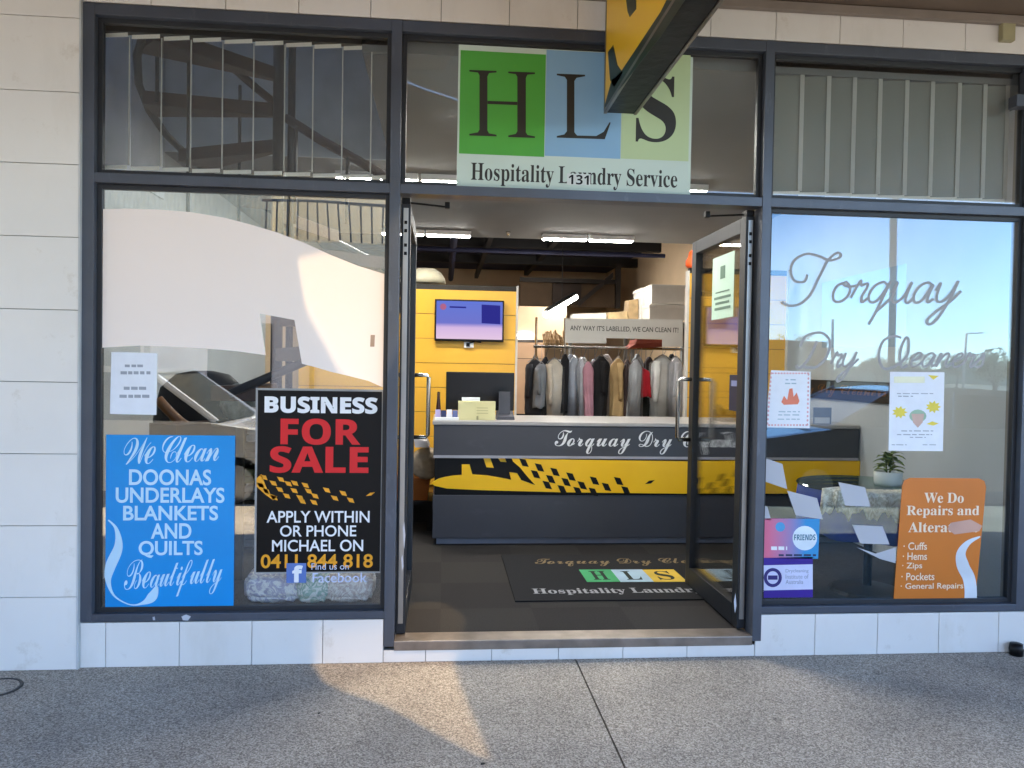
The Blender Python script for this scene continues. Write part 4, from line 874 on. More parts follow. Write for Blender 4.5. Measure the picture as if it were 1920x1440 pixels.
for i, (ua, ub, hx, nm) in enumerate(BACK):
    y = yr+.2+.03*(i % 3); x0, x1, z0, z1 = R(ua, 664+5*(i % 3), ub, 786, y)
    t = thing('garment', nm+' garment in the rear row of the clothes rack', 'garment', ((x0+x1)/2, y, zr), 'clothes hanging on the rack'); garment_cloth(t, (x0+x1)/2, y, z0, z1, (x1-x0)/2, hx)
    q = MB(); q.tube([((x0+x1)/2, y, z1-.01), ((x0+x1)/2, yr+.01, zr+.022)], .003, 5); q.build('hanger', mat('hanger_wire', '#8c8c90', .4, .6), t)
for i, (ua, ub, va, vb, hx, lb) in enumerate(gs):
    y = yr+(.0, -.075, .06, -.03, .03)[i % 5]-(.1 if hx in ('#b01526', '#ddd2c0') else 0)+(.1 if hx == '#1e2420' else 0)
    x0, x1, z0, z1 = R(ua, va, ub, vb, y); w = (x1-x0)/2; cx = (x0+x1)/2
    t = thing('garment', lb, 'garment', (cx, y, zr), 'clothes hanging on the rack')
    garment_cloth(t, cx, y, z0, z1, w, hx)
    if i in (4, 5, 11, 14, 15, 2):
        q = MB(); q.loft([[(cx+w*f_*1.1*math.cos(k*.3927)*(1+.05*math.sin(5*k)), y+.085*f_*math.sin(k*.3927), z) for k in range(16)] for z, f_ in ((z1+.01, .25), (z1-.08, 1), (z1-.35, 1.05), (z0-.02, 1.1))]); q.build('plastic_cover', see_through('garment_plastic', (.93, .94, .95), .03, .12, (.75, .77, .8), .07), t, True)
    q = MB(); q.tube([(cx-w*.7, y, z1-.03), (cx, y, z1+.02), (cx+w*.7, y, z1-.03)], .006, 5); q.tube([(cx, y, z1+.02), (cx, y, zr+.012), (cx+.012, yr, zr+.022)], .003, 5); q.build('hanger', mat('hanger_wire', '#8c8c90', .4, .6), t)
q = MB()
for i in range(16):
    u = 1018+i*2.9; a = P(u, 624+random.uniform(-6, 8), yr+.3); c = P(u+2, 650+random.uniform(-6, 6), yr+.28); q.tube([a, (a+c)/2+Vector((.01, .05, 0)), c], .008, 5)
o = q.build('hanger_bundle', mat('hanger_wood', '#9a7a52', .6, var=.3, scale=20)); tag(o, 'bundle of wooden hangers left of the banner', 'hangers'); o['kind'] = 'stuff'
t = thing('folded_blanket', 'reddish brown folded blanket on the rack shelf below the banner', 'blanket', (2.1, yr, 1.75))
q = MB(); x0, x1, z0, z1 = R(1150, 637, 1240, 655, yr+.05); q.loft([[(x0+.12, yr-.1, z0), (x1, yr-.1, z0+.03), (x1, yr+.2, z0+.03), (x0+.12, yr+.2, z0)], [(x0+.2, yr-.12, (z0+z1)/2), (x1+.01, yr-.12, (z0+z1)/2+.02), (x1+.01, yr+.22, (z0+z1)/2+.02), (x0+.2, yr+.22, (z0+z1)/2)], [(x0+.22, yr-.1, z1), (x1, yr-.1, z1), (x1, yr+.2, z1), (x0+.22, yr+.2, z1)]]); q.build('cloth', mat('rust_cloth', '#7a3423', .85, bump=.3), t)
cart = mat('white_carton', '#b5b0a8', .75, var=.05)
for (a, b1, c, d2, y, lb) in ((1222, 534, 1284, 570, 5.0, 'white carton on top of the stack beside the right wall'), (1218, 571, 1284, 600, 4.98, 'white carton second in the stack above the banner'), (1203, 540, 1222, 600, 5.3, 'narrow pale carton left of the white stack')):
    x0, x1, z0, z1 = R(a, b1, c, d2, y); t = thing('carton', lb, 'box', ((x0+x1)/2, y, z0), 'cartons stacked above the clothes rack')
    q = MB(); q.box(x0, x1, y, y+.4, z0, z1-.012, .003); q.build('body', cart, t); q = MB(); q.box(x0-.006, x1+.006, y-.006, y+.406, z1-.04, z1, .003); q.build('lid', cart, t)
x0, x1, z0, z1 = R(1195, 599, 1300, 604, 5.0); q = MB(); q.box(x0, x1+.2, 4.9, 5.8, z0-.03, z0); q.box(x1+.1, x1+.14, 5.7, 5.74, FLOOR, z0-.03); q.box(x0+.02, x0+.06, 5.7, 5.74, FLOOR, z0-.03); o = q.build('storage_shelf', mat('shelf_grey', '#6d6a66', .6)); tag(o, 'grey shelf frame carrying the white cartons', 'shelf')
for i, (a, b1, c, d2, hx, lb) in enumerate(((1140, 583, 1178, 600, '#9c8660', 'tan bundle of papers behind the banner top'), (1178, 560, 1198, 600, '#8a7350', 'brown paper parcel leaning beside the narrow carton'), (1074, 586, 1138, 600, '#b8b3aa', 'flat white box lying behind the banner top'))):
    x0, x1, z0, z1 = R(a, b1, c, d2, 5.4); q = MB(); q.loft([[(x0, 5.4, z0-.05), (x1, 5.4, z0-.05), (x1, 5.7, z0-.05), (x0, 5.7, z0-.05)], [(x0+.01, 5.41, z1-.02), (x1-.01, 5.41, z1), (x1-.02, 5.68, z1), (x0+.02, 5.68, z1-.01)]]); o = q.build('parcel', mat('parcel_%d' % i, hx, .8, var=.25, scale=12)); tag(o, lb, 'parcel', 'parcels behind the banner')
x0, x1, z0, z1 = R(1072, 600, 1200, 606, 5.5); q = MB(); q.box(x0, x1, 5.38, 5.75, z0-.1, P(1110, 601, 5.4).z-.052); q.box(x0, x0+.04, 5.7, 5.74, FLOOR, z0-.1); q.box(x1-.05, x1-.01, 5.7, 5.74, FLOOR, z0-.1); o = q.build('storage_shelf', mat('shelf_grey', '#6d6a66', .6)); tag(o, 'grey shelf frame carrying parcels behind the banner', 'shelf')
# rear partition, cabinets, mezzanine
yz = 8.6
t = thing('mezzanine', 'dark steel mezzanine frame and stair stringer at the back of the shop', 'mezzanine', (1.5, yz, FLOOR))
DK = mat('dark_brown_steel', '#1d1512', .6)
def rbox(name, rect, y, d, m, parent): x0, x1, z0, z1 = R(*rect, y); q = MB(); q.box(x0, x1, y, y+d, z0, z1); return q.build(name, m, parent)
rbox('post', (1155, 495, 1164, 578), yz, .08, DK, t); rbox('beam', (975, 522, 1158, 530), yz+.02, .08, DK, t)
a, c = P(1085, 575, yz+.03), P(1150, 520, yz+.03); q = MB(); q.prism([(a.x, a.z), (c.x, c.z), (c.x, c.z+.09), (a.x, a.z+.09)], 'y', yz+.03, yz+.07); q.build('stringer', DK, t)
rbox('panel', (975, 530, 1155, 575), yz+.3, .05, mat('dim_brown_panel', '#5a4836', .8), t)
rbox('frame', (1036, 532, 1090, 570), yz+.24, .05, mat('brown_frame', '#33261f', .7), t)
t = thing('wall_cabinet', 'cream wall cabinet at the back left of the clothes rack', 'cabinet', (.9, 7.4, 1.8))
rbox('carcass', (968, 575, 1062, 637), 7.4, .4, mat('cabinet_cream', '#c2a98a', .6, var=.04), t); rbox('lower_edge', (968, 637, 1030, 641), 7.38, .4, DK, t)
t = thing('tube_light', 'short strip light under the cream wall cabinet', 'strip light', (.7, 7.3, 1.7)); rbox('tube', (968, 624+2, 996, 632), 7.34, .03, TUBE2, t); rbox('housing', (966, 622, 998, 626), 7.34, .035, WHITE, t)
t = thing('storage_cupboard', 'tall tan cupboard left behind the hanging clothes', 'cupboard', (.8, 6.4, FLOOR))
rbox('body', (968, 642, 1020, 782), 6.4, .5, mat('tan_board', '#b08e70', .7, var=.06), t); rbox('door_gap', (968, 672, 1020, 673), 6.396, .003, DK, t); rbox('base_gap', (968, 776, 1000, 786), 6.39, .008, BLACK, t)

# things left of the counter
t = thing('rolled_quilt', 'rolled pale quilt in plastic beside the left end of the counter', 'quilt', (-.15, 2.5, .9))
p = P(800, 872, 2.4); q = MB()
q.loft([[(p.x+r_*math.cos(k*.3927)*1.1, 2.4+d_, p.z+r_*math.sin(k*.3927)) for k in range(16)] for r_, d_ in ((.02, -.02), (.06, -.03), (.07, -.01), (.10, -.02), (.12, .03), (.125, .2), (.1, .4))]); q.build('roll', mat('quilt_beige', '#b8a58c', .7, var=.25, scale=15, bump=.4), t, True)
q = MB(); q.loft([[(p.x-.09, 2.3, p.z+.15), (p.x+.02, 2.3, p.z+.15), (p.x+.02, 2.6, p.z+.15), (p.x-.09, 2.6, p.z+.15)], [(p.x-.1, 2.3, p.z+.22), (p.x+.0, 2.3, p.z+.2), (p.x+.0, 2.6, p.z+.2), (p.x-.1, 2.6, p.z+.22)]]); o = q.build('folded_sheet', mat('sheet_white', '#c6c3c6', .8)); tag(o, 'small folded white sheet above the rolled quilt', 'sheet')
t = thing('orange_crate', 'orange plastic crate below the rolled quilt at left of the counter', 'crate', (-.2, 2.6, .4))
x0, x1, z0, z1 = R(766, 900, 806, 938, 2.5); q = MB(); q.loft([[(x0-.1, 2.5, z0), (x1-.02, 2.5, z0), (x1-.02, 2.85, z0), (x0-.1, 2.85, z0)], [(x0-.12, 2.48, z1), (x1, 2.48, z1), (x1, 2.87, z1), (x0-.12, 2.87, z1)]]); q.build('tub', mat('crate_orange', '#a85c14', .5), t)
q = MB(); q.box(x0-.13, x1+.005, 2.47, 2.88, z1, z1+.02, .004); q.build('rim', mat('crate_orange', '#a85c14', .5), t)
q = MB(); q.box(x0-.15, x1+.03, 2.46, 2.9, z0-.03, z0-.001); q.box(x0-.15, x0-.11, 2.5, 2.54, FLOOR, z0-.03); q.box(x1-.02, x1+.02, 2.5, 2.54, FLOOR, z0-.03); q.box(x0-.15, x1+.03, 2.86, 2.89, FLOOR, z0-.03); o = q.build('low_bench', DK); tag(o, 'dark low bench under the orange crate', 'bench')

# ------------------------------------------------------------------ inside the left window: shelves, quilts, curved rail
SHM = mat('shelf_dark', '#2a2420', .6)
t = thing('linen_shelf', 'dark shelf stacked with linen between the blue and black signs', 'shelf', (-.9, .8, FLOOR))
for z in (.35, .62, .86): 
    q = MB(); q.box(-1.55, -.32, .75, 1.2, z, z+.025); q.build('board', SHM, t)
for x in (-1.56, -.34):
    q = MB(); q.box(x, x+.03, .75, 1.2, FLOOR, 1.15); q.build('upright', SHM, t)
lin_c = [('#8c8a90', 'grey folded sheet'), ('#3c3f6a', 'navy folded sheet'), ('#b3b0ae', 'white folded towel'), ('#8a8a5e', 'olive folded towel'), ('#5f5350', 'brown folded blanket'), ('#a3a8b8', 'pale blue folded sheet')]
for i, (z, x) in enumerate(((.376, -.95), (.47, -.95), (.646, -.93), (.74, -.96), (.886, -.94), (.98, -.92))):
    q = MB(); h = .085
    for zz in (z, z+h/2): q.box(x-.2, x+.18, .78, 1.1, zz, zz+h/2-.004, .014)
    hx, nm = lin_c[i]; o = q.build('folded_linen', mat('linen_%d' % i, hx, .9, var=.15, scale=20, bump=.3), None, True); tag(o, nm+' on the dark shelf between the window signs', 'linen', 'folded linen on the dark shelf')
t = thing('armchair', 'dark chair with curved orange timber arm behind the left window', 'chair', (-1.1, .75, FLOOR))
q = MB(); cp_ = [P(296, 748, .55), P(312, 766, .55), P(340, 792, .56), P(370, 808, .58), (P(392, 814, .6))]; q.tube(smooth_path([tuple(v) for v in cp_]), .026, 10); q.build('arm', mat('honey_timber', '#7d4c22', .45, 0, .2, 8), t, True)
bx = P(375, 770, .85); 
q = MB(); q.loft([[(bx.x+a*math.cos(k*.3927), .9+.1*math.sin(k*.3927), z) for k in range(16)] for z, a in ((.5, .2), (.8, .27), (1.1, .28), (1.28, .24), (1.36, .15), (1.38, .05))]); q.build('backrest', mat('chair_black', '#15151c', .6), t, True)
q = MB(); q.box(bx.x-.28, bx.x+.25, .55, .74, .42, .5, .02); q.build('seat', mat('chair_black', '#15151c', .6), t)
for x in (bx.x-.25, bx.x+.2):
    q = MB(); q.tube([(x, .6, FLOOR), (x, .6, .42)], .018, 8); q.build('leg', SHM, t)
o = MB(); p = P(440, 755, .5); o.lathe([(.02, -.1), (.07, -.08), (.1, -.02), (.1, .04), (.07, .08), (.02, .1)], (p.x, .6, p.z), 18, lambda a, r, z: r*(1+.12*math.sin(5*a+z*30)+.07*math.sin(9*a)))
o = o.build('plastic_bundle', mat('crinkled_plastic', '#9aa0a0', .3, var=.3, scale=30, bump=.8, bscale=40), None, True); tag(o, 'crumpled grey plastic wrapped bundle beside the chair in the left window', 'bundle')
q = MB(); q.box(p.x-.12, p.x+.12, .5, .72, p.z-.13, p.z-.101); q.box(p.x-.02, p.x+.02, .6, .64, FLOOR, p.z-.13); q.box(p.x-.1, p.x+.1, .52, .7, FLOOR, FLOOR+.02); o = q.build('small_stand', SHM); tag(o, 'small dark pedestal stand under the plastic bundle', 'stand')
# window ledge floor and quilts in bags
b = MB(); b.box(FXL+.05, ML0-.01, .103, .55, FLOOR+.001, ZB+.04); b.build('window_ledge', mat('ledge_board', '#3a3634', .7), shop)
def pillow(label, rect, y, hx, pat, sq=1.):
    x0, x1, z0, z1 = R(*rect, y); z0 = ZB+.041; n1, n2 = 14, 10; cx, cz_ = (x0+x1)/2, (z0+z1)/2; a, c, d = (x1-x0)/2, (z1-z0)/2, .11
    q = MB(); rings = []; n2 = 26; N3 = 40
    for i in range(n2+1):
        ph = -math.pi/2+math.pi*i/n2; ce = max(.03, abs(math.cos(ph))**.32); zz = cz_+c*math.copysign(abs(math.sin(ph))**.8, math.sin(ph)); lay = 1-.07*(abs(math.sin(i/n2*9.42))<.28)
        rings.append([(cx+a*ce*lay*math.copysign(abs(math.cos(6.2832*k/N3))**.45, math.cos(6.2832*k/N3)), y+d+d*ce*lay*math.copysign(abs(math.sin(6.2832*k/N3))**.45, math.sin(6.2832*k/N3))*(1+.06*math.sin(2.3*k+i*.5)), zz+.006*math.sin(k*1.1+i)) for k in range(N3)])
    q.loft(rings); t = thing('bagged_quilt', label, 'quilt', (cx, y, z0), 'quilts on the left window ledge'); q.build('quilt', floral('quilt_'+hx[1:], hx, pat), t, True)
def floral(name, hx, hx2):
    m = mat(name, hx, .5, bump=.5, bscale=25); nt = m.node_tree; n = nt.nodes; b = n['Principled BSDF']
    tc = n.new('ShaderNodeTexCoord'); v = n.new('ShaderNodeTexNoise'); v.inputs['Scale'].default_value = 17; v.inputs['Detail'].default_value = 2; v.inputs['Distortion'].default_value = 3.5; nt.links.new(tc.outputs['Object'], v.inputs['Vector'])
    rp = n.new('ShaderNodeValToRGB'); e = rp.color_ramp.elements; e[0].position = .44; e[1].position = .56; e[0].color = (*lin(hx2), 1); e[1].color = (*lin(hx), 1); nt.links.new(v.outputs['Fac'], rp.inputs[0]); nt.links.new(rp.outputs[0], b.inputs['Base Color']); return m
pillow('lilac floral quilt in plastic at left of the window ledge pile', (452, 1078, 566, 1136), .11, '#fbfafd', '#c3c0dd')
pillow('green and cream floral quilt in the middle of the window ledge pile', (552, 1080, 616, 1136), .10, '#f6faf8', '#9cc4b8')
pillow('cream pink floral quilt at right of the window ledge pile', (606, 1080, 700, 1136), .11, '#fdf7f4', '#d9c6c4')

# ------------------------------------------------------------------ inside the right window: table, lace, plant, dark name board
t = thing('round_table', 'round glass topped table with blue cloth behind the right window', 'table', (2.3, .8, FLOOR))
cX, cY, tz = P(1625, 905, .75).x, .75, P(1640, 908, .75).z; tr = .40
q = MB(); q.lathe([(0, -.012), (tr, -.012), (tr+.004, -.006), (tr, 0), (0, 0)], (cX, cY, tz), 40); q.build('glass_top', see_through('green_glass', (.55, .75, .66), .1, .0), t)
q = MB(); q.lathe([(tr*.98, -.014), (tr*.99, -.1), (tr*.93, -.22), (tr*.9, -.29), (tr*.88, -.292), (tr*.92, -.2), (tr*.97, -.1), (tr*.96, -.016)], (cX, cY, tz), 48, lambda a, r, z: r*(1+.07*math.sin(7*a)*min(1.5, -z*6))); q.build('cloth', mat('blue_cloth', '#1c3a9c', .8), t, True)
q = MB(); q.tube([(cX+.02, cY, FLOOR), (cX+.02, cY, tz-.013)], .025, 12); q.lathe([(.22, 0), (.2, .02), (.03, .04)], (cX+.02, cY, FLOOR), 24); q.build('pedestal', BLACK, t)
q = MB(); a0 = -2.45; N = 40
def lz(i, j): return 0
rings = []
for i in range(N+1):
    a = -2.7+(1.75)*i/N; L = .12+.025*math.sin(i*.9)+.02*math.sin(i*2.3)
    w_ = (tr+.012)*(1+.03*math.sin(i*1.4)); top_ = (cX+w_*.55*math.cos(a), cY+w_*.55*math.sin(a), tz+.004); e1 = (cX+w_*math.cos(a), cY+w_*math.sin(a), tz+.003+.004*math.sin(i)); e2 = (cX+w_*1.04*math.cos(a), cY+w_*1.04*math.sin(a), tz-L)
    rings.append((top_, e1, e2))
for i in range(N):
    q.quad(rings[i][0], rings[i+1][0], rings[i+1][1], rings[i][1]); q.quad(rings[i][1], rings[i+1][1], rings[i+1][2], rings[i][2])
o = q.build('lace_cloth', floral('lace_ivory', '#f6f4ec', '#cfccbe'), None, True); o.modifiers.new('s', 'SOLIDIFY').thickness = .006; tag(o, 'ivory lace cloth draped over the front of the round table', 'lace cloth')
px_ = P(1665, 895, .72); t = thing('potted_plant', 'small green leafy plant in a white pot on the round table', 'plant', (px_.x, .72, tz))
q = MB(); pr = (P(1689, 895, .72).x-P(1641, 895, .72).x)/2; ph_ = P(1665, 881, .72).z-P(1665, 907, .72).z
q.lathe([(0, .001), (pr*.9, .001), (pr*.96, .02), (pr, ph_), (pr*.92, ph_), (pr*.9, ph_-.01)], (px_.x, .72, tz), 28); q.build('pot', mat('white_pot', '#d9dedd', .35, var=.02), t, True)
q = MB(); q.lathe([(0, 0), (pr*.9, 0)], (px_.x, .72, tz+ph_-.012), 20); q.build('soil', mat('soil', '#1d1712', .9), t)
LF = floral('leaf_green', '#8fa04a', '#2c4a22')
q = MB(); c0 = Vector((px_.x, .72, tz+ph_-.012))
for i in range(46):
    a = random.random()*6.28; el = random.uniform(.25, 1.3); hgt = random.uniform(.01, .12); d_ = (math.cos(a)*math.cos(el), math.sin(a)*math.cos(el), math.sin(el))
    q.leaf(c0+Vector((.01*math.cos(a), .01*math.sin(a), hgt)), d_, random.uniform(.06, .11), random.uniform(.016, .026), .55)
o = q.build('leaves', LF, t); o.modifiers.new('s', 'SOLIDIFY').thickness = .0012
q = MB()
for i in range(4): q.tube([c0+Vector((.012*math.cos(i*1.6), .012*math.sin(i*1.6), -.005)), c0+Vector((.02*math.cos(i*1.6+.5), .02*math.sin(i*1.6), .13))], .004, 5)
q.build('stem', mat('stem_green', '#4c5a2a', .7), t)
t = thing('name_board', 'black board with gold script shop name on the grey wall behind the right window', 'board', (3.0, 3.2, 1.3))
x0, x1, z0, z1 = R(1500, 712, 1682, 752, 2.9); 
q = MB(); y_a = 2.2; q.box(XR-.02, XR-.002, 1.45, 3.5, P(1600, 750, 2.3).z, P(1600, 714, 2.3).z, .003); q.build('board', mat('board_black', '#0f1016', .4), t)
zA, zB_ = P(1600, 746, 2.3).z, P(1600, 722, 2.3).z
write('words', 'Torquay Dry Cleaners', ('w', (-3.35, -1.6, zA, zB_)), 0, 'bscript', mat('gold_ink', '#6e4a22', .5), t, thick=.002, xf=lambda p: Vector((XR-.0205+p.y, -p.x, p.z)))
t = thing('security_camera', 'small dark camera bracket inside the upper right window', 'camera', (2.3, .6, 2.8))
p = P(1718, 172, .4); q = MB(); q.box(p.x-.004, p.x+.014, .4, .43, p.z+.0, CZ-.001); q.box(p.x-.05, p.x+.016, .38, .43, p.z-.035, p.z-.02, .004); q.build('bracket', FRAME_D, t); q = MB(); q.box(p.x+.0, p.x+.03, .36, .44, p.z-.06, p.z-.04, .005); q.build('body', FRAME_D, t)
t = thing('wall_speaker', 'dark rounded wall speaker inside the upper right window corner', 'speaker', (2.8, .6, 2.7))
p = P(1850, 160, .5); q = MB(); q.lathe([(.0, -.09), (.04, -.08), (.06, 0), (.05, .08), (0, .09)], (p.x, .5, p.z), 20); q.build('body', mat('speaker_dark', '#2a2722', .6), t, True); p2 = P(1822, 195, .45); q = MB(); q.lathe([(0, -.06), (.02, -.055), (.024, 0), (.02, .055), (0, .06)], (p2.x, .45, p2.z), 16); q.tube([(p2.x+.02, .45, p2.z), (p.x, .5, p.z-.07), (p.x, .5, CZ-.002)], .008, 6); q.build('bracket', FRAME_D, t)

# ------------------------------------------------------------------ small things on the pavement
c = PZ(-10, 1291); t = thing('drain_cover', 'round concrete filled drain cover with dark rim in the pavement at far left', 'drain cover', (c.x, c.y, 0))
q = MB(); q.lathe([(.092, .0005), (.094, .005), (.104, .005), (.107, .0005)], (c.x, c.y, 0), 48); q.build('rim', mat('cast_iron', '#3a3836', .6, .3, .2, 40, .4), t, True)
q = MB(); q.lathe([(0, .003), (.0915, .003), (.0918, .0005)], (c.x, c.y, 0), 48); q.build('lid', PAVE, t)
for i, (u, v, r_) in enumerate(((905, 1433, .006), (598, 1338, .004))):
    c = PZ(u, v); q = MB(); q.lathe([(0, 0), (r_*1.2, .001), (r_, r_*.8), (0, r_)], (c.x, c.y, 0), 9, lambda a, r, z: r*(1+.3*math.sin(2*a+1))); o = q.build('pebble', BLACK, None); tag(o, ('dark pebble at the tip of the sunlit wedge', 'tiny dark pebble on shaded pavement under the left window')[i], 'pebble', 'dark specks on the pavement')
q = MB(); c = PZ(1916, 1240); q.lathe([(0, 0), (.03, 0), (.034, .03), (.03, .06), (0, .062)], (c.x+.035, -.04, 0), 14); o = q.build('door_stop', BLACK, None, True); tag(o, 'black rubber stop at the foot of the tiles at far right', 'door stop')

# ------------------------------------------------------------------ across the street (seen mirrored in the glass)
b1_ = thing('apartment_building', 'cream building with ribbed cladding and a balcony across the street', 'building', (-8, -16, 0))
PCH = mat('peach_render', '#e6cfbc', .8, var=.05, scale=1); CRW = mat('cream_render', '#efdcb6', .8, var=.05, scale=1)
def ribbed():
    m = mat('ribbed_cladding', '#e0d2ae', .6); nt = m.node_tree; n = nt.nodes; b = n['Principled BSDF']; tc = n.new('ShaderNodeTexCoord'); w = n.new('ShaderNodeTexWave'); w.inputs['Scale'].default_value = 2.6; nt.links.new(tc.outputs['Object'], w.inputs[0])
    bp = n.new('ShaderNodeBump'); bp.inputs['Strength'].default_value = .8; bp.inputs['Distance'].default_value = .05; nt.links.new(w.outputs['Fac'], bp.inputs['Height']); nt.links.new(bp.outputs[0], b.inputs['Normal']); return m
YO = -17.
b = MB(); b.box(-40, 3.2, YO-9, YO, 0, 3.4); b.build('ground_floor', PCH, b1_)
b = MB(); b.box(-40, -4.6, YO-9, YO+.0, 3.402, 9); b.build('upper_floor', ribbed(), b1_)
b = MB(); b.box(-4.55, 3.2, YO-9, YO-2.0, 3.402, 9); b.build('upper_floor', CRW, b1_)
b = MB(); b.box(-4.2, 3.4, YO-2, YO+1.2, 3.41, 4.55); b.build('balcony', CRW, b1_)
b = MB()
for i in range(30): b.box(-4.5+i*.26, -4.46+i*.26, YO+1.2, YO+1.24, 4.551, 5.4)
b.box(-4.6, 3.4, YO+1.19, YO+1.25, 5.4, 5.46); b.build('railing', mat('rail_grey', '#5a5a58', .5, .5), b1_)
b = MB()
for x in (-13, -9.5, -6.2, -1.5, 1.2): b.box(x, x+1.6, YO+.004, YO+.03, .3, 2.5)
b.build('window', mat('far_window', '#2a2a2c', .15), b1_)
b = MB()
for x in (-14.5, -11, -7.8, -3.6): b.box(x, x+.12, YO+.004, YO+.05, 0, 3.35)
b.build('pilaster', mat('pilaster_tan', '#a88f78', .8), b1_)
b2 = thing('low_building', 'low olive brown building far down the street', 'building', (12, -45, 0))
a, c = MIR(1440, 637, 42), MIR(1552, 637, 42)
b = MB(); b.box(a.x-14, c.x, -50, a.y, -.1, a.z); b.build('wall', mat('olive_wall', '#6f6650', .8), b2); b = MB(); b.box(c.x-.9, c.x-.05, a.y+.002, a.y+.05, 0, a.z-.1); b.build('door', BLACK, b2)
def pole(label, u, Y, v_top, r, col='#8a8680', arms=()):
    p = MIR(u, 689, Y); top_ = MIR(u, v_top, Y).z; t = thing('street_pole', label, 'pole', (p.x, p.y, -.13), 'poles across the street')
    q = MB(); q.tube([(p.x, p.y, -.13), (p.x, p.y, top_)], [r*1.2, r], 10); q.build('shaft', mat('pole_'+col[1:], col, .6, .2), t, True)
    for (z, L) in arms: q = MB(); q.tube([(p.x, p.y, top_-z), (p.x+L, p.y, top_-z)], r*.5, 6); q.build('arm', mat('pole_'+col[1:], col, .6), t)
pole('thick grey light pole near the kerb', 1672, 9, 300, .055, '#85807a'); pole('thin street lamp with two arms far along the road', 1814, 30, 622, .06, '#cfc9bf', ((.0, .9), (1.0, .9))); pole('thin dark pole by the low building', 1560, 38, 600, .07, '#77777a')
# cars
def car(label, x, y, flip, paint, L=4.3, H=1.46, W=1.75, roofc=(.30, .78)):
    t = thing('parked_car', label, 'car', (x, y, -.13), 'cars parked along the kerb'); g = -.13
    def X(f): return x+(f-.5)*L*(-1 if flip else 1)
    prof = [(0, .45), (.01, .72), (.04, .84), (.24, .95), (.97, .98), (1, .8), (1, .42), (.95, .25), (.04, .25)]
    q = MB(); rings = []
    for dy, s in ((-W/2, .96), (-W/2+.08, 1), (W/2-.08, 1), (W/2, .96)): rings.append([(X(.5+(f-.5)*s), y+dy, g+z) for f, z in prof])
    q.loft(rings); q.build('body', paint, t)
    cab = [(.22, .95), (roofc[0]+.08, H), (roofc[0]+.2, H+.03), (roofc[1]-.08, H+.02), (roofc[1]+.02, H-.08), (.96, .97)]
    q = MB(); q.loft([[(X(f), y+dy*(1 if z < 1.1 else .84), g+z) for f, z in cab] for dy in (-W/2+.06, W/2-.06)]); q.build('cabin', mat('car_glass', '#0d1114', .08), t)
    q = MB(); q.loft([[(X(f), y+dy, g+z) for f, z in ((roofc[0]+.07, H-.01), (roofc[0]+.2, H+.045), (roofc[1]-.06, H+.035), (roofc[1]+.02, H-.05))] for dy in (-W/2*.8, W/2*.8)]); q.build('roof', paint, t)
    q = MB()
    for dy in (-1, 1):
        yy_ = y+dy*(W/2-.07)
        for f0, z0_, f1, z1_ in ((.225, .95, roofc[0]+.09, H), (.52, .96, .54, H), (roofc[1]+.0, H-.02, .955, .97)): q.tube([(X(f0), yy_, g+z0_), (X(f1), y+dy*(W/2-.07)*.84, g+z1_)], .035, 6)
    q.build('pillar', paint, t)
    for f in (.18, .8):
        for dy in (-W/2+.1, W/2-.1):
            q = MB(); ring = lambda r, o_: [(X(f)+r*math.cos(k*.3142), y+dy+o_, g+.31+r*math.sin(k*.3142)) for k in range(20)]
            q.loft([ring(.29, -.1), ring(.31, -.08), ring(.31, .08), ring(.29, .1)]); w_ = q.build('wheel', mat('tyre', '#161616', .8), t, True)
            q = MB(); q.loft([ring(.19, -.105), ring(.2, .105)]); q.build('rim', mat('alloy', '#a9abad', .3, .8), w_)
    return t
car('white hatchback parked at the kerb opposite the left window', -3.5, -5.1, True, mat('white_paint', '#d8d9d6', .2, var=.01, coat=1))
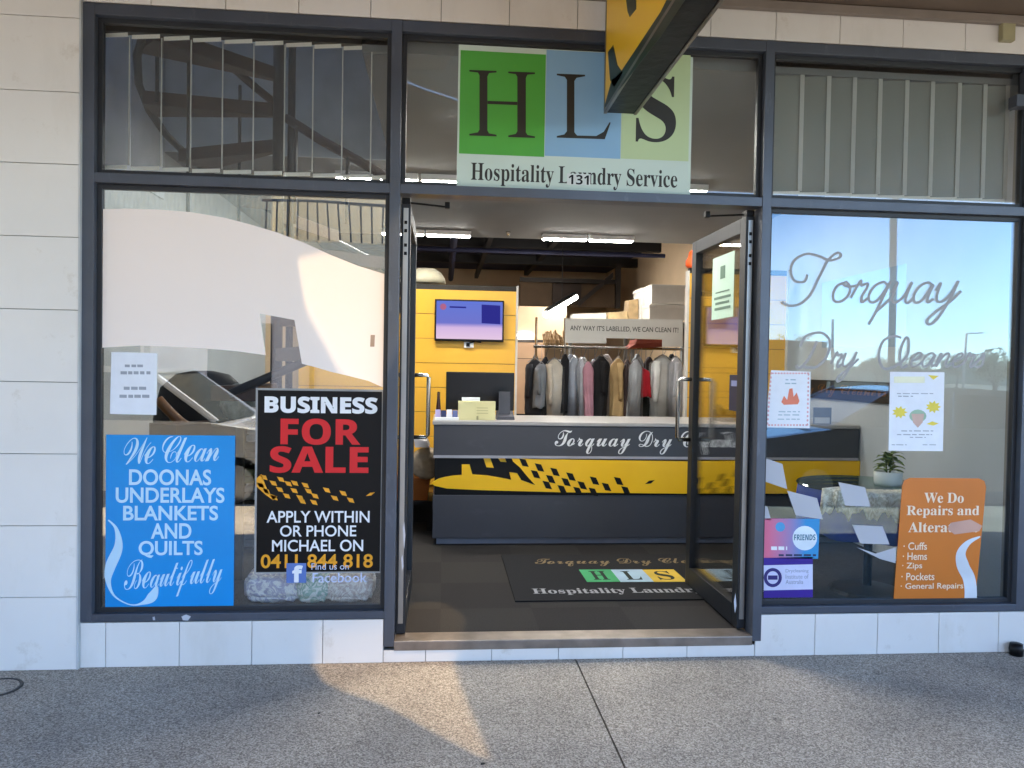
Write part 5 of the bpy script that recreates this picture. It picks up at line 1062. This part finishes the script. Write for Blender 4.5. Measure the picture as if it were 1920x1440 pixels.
car('dark grey wagon parked at the kerb opposite the right window', 5.6, -5.15, False, mat('grey_paint', '#2f3338', .2, var=.02, coat=1), 4.7, 1.36)
# distant trees
def tree(label, x, y, h, cr_, hx):
    t = thing('street_tree', label, 'tree', (x, y, -.1), 'trees across the street'); q = MB(); q.tube([(x, y, -.1), (x+.1, y, h*.4), (x, y+.1, h*.75)], [.18, .12, .05], 8)
    for i in range(5): a = i*1.26; q.tube([(x+.08, y, h*.38), (x+cr_*.6*math.cos(a), y+cr_*.6*math.sin(a), h*.75)], [.08, .02], 5)
    q.build('trunk', mat('bark', '#4a4034', .9), t); q = MB()
    cl = [Vector((x+random.uniform(-1, 1)*cr_*.7, y+random.uniform(-1, 1)*cr_*.7, h*.72+random.uniform(-1, 1)*h*.22)) for _ in range(16)]
    for i in range(1500):
        c = random.choice(cl); d = Vector((random.gauss(0, 1), random.gauss(0, 1), random.gauss(0, .8))); d = d.normalized()*random.random()**.4*cr_*.34; s = random.uniform(.06, .14)
        a = Vector((random.uniform(-1, 1), random.uniform(-1, 1), random.uniform(-1, 1))).normalized(); b_ = a.cross(Vector((.3, .5, .8))).normalized(); p = c+d; q.quad(p-a*s, p+b_*s*.6, p+a*s, p-b_*s*.6)
    q.build('crown', mat('foliage_'+hx[1:], hx, .8, var=.4, scale=1.5), t)
for i, (u, Y, vt, lb) in enumerate(((1480, 48, 632, 'grey green tree behind the low building'), (1720, 60, 660, 'dark round tree mid street'), (1870, 34, 655, 'pale green tree at far right of the street'), (1800, 70, 665, 'small far tree by the two armed lamp'), (1640, 66, 662, 'small far tree left of the light pole'))):
    p = MIR(u, 689, Y); h = MIR(u, vt, Y).z; tree(lb, p.x, p.y, h, h*.5, ('#5e6a48', '#46553a', '#6d7a55', '#4d5a40', '#55603f')[i])
b = MB()
for i in range(60):
    x = -60+i*4; hh = 3.2+.9*math.sin(i*1.7)+random.uniform(-.5, .5); b.box(x, x+4.2, -130-random.uniform(0, 4), -126, -.1, hh)
o = b.build('far_treeline', mat('far_foliage', '#9aa48c', .9, var=.3, scale=.4)); o['kind'] = 'stuff'
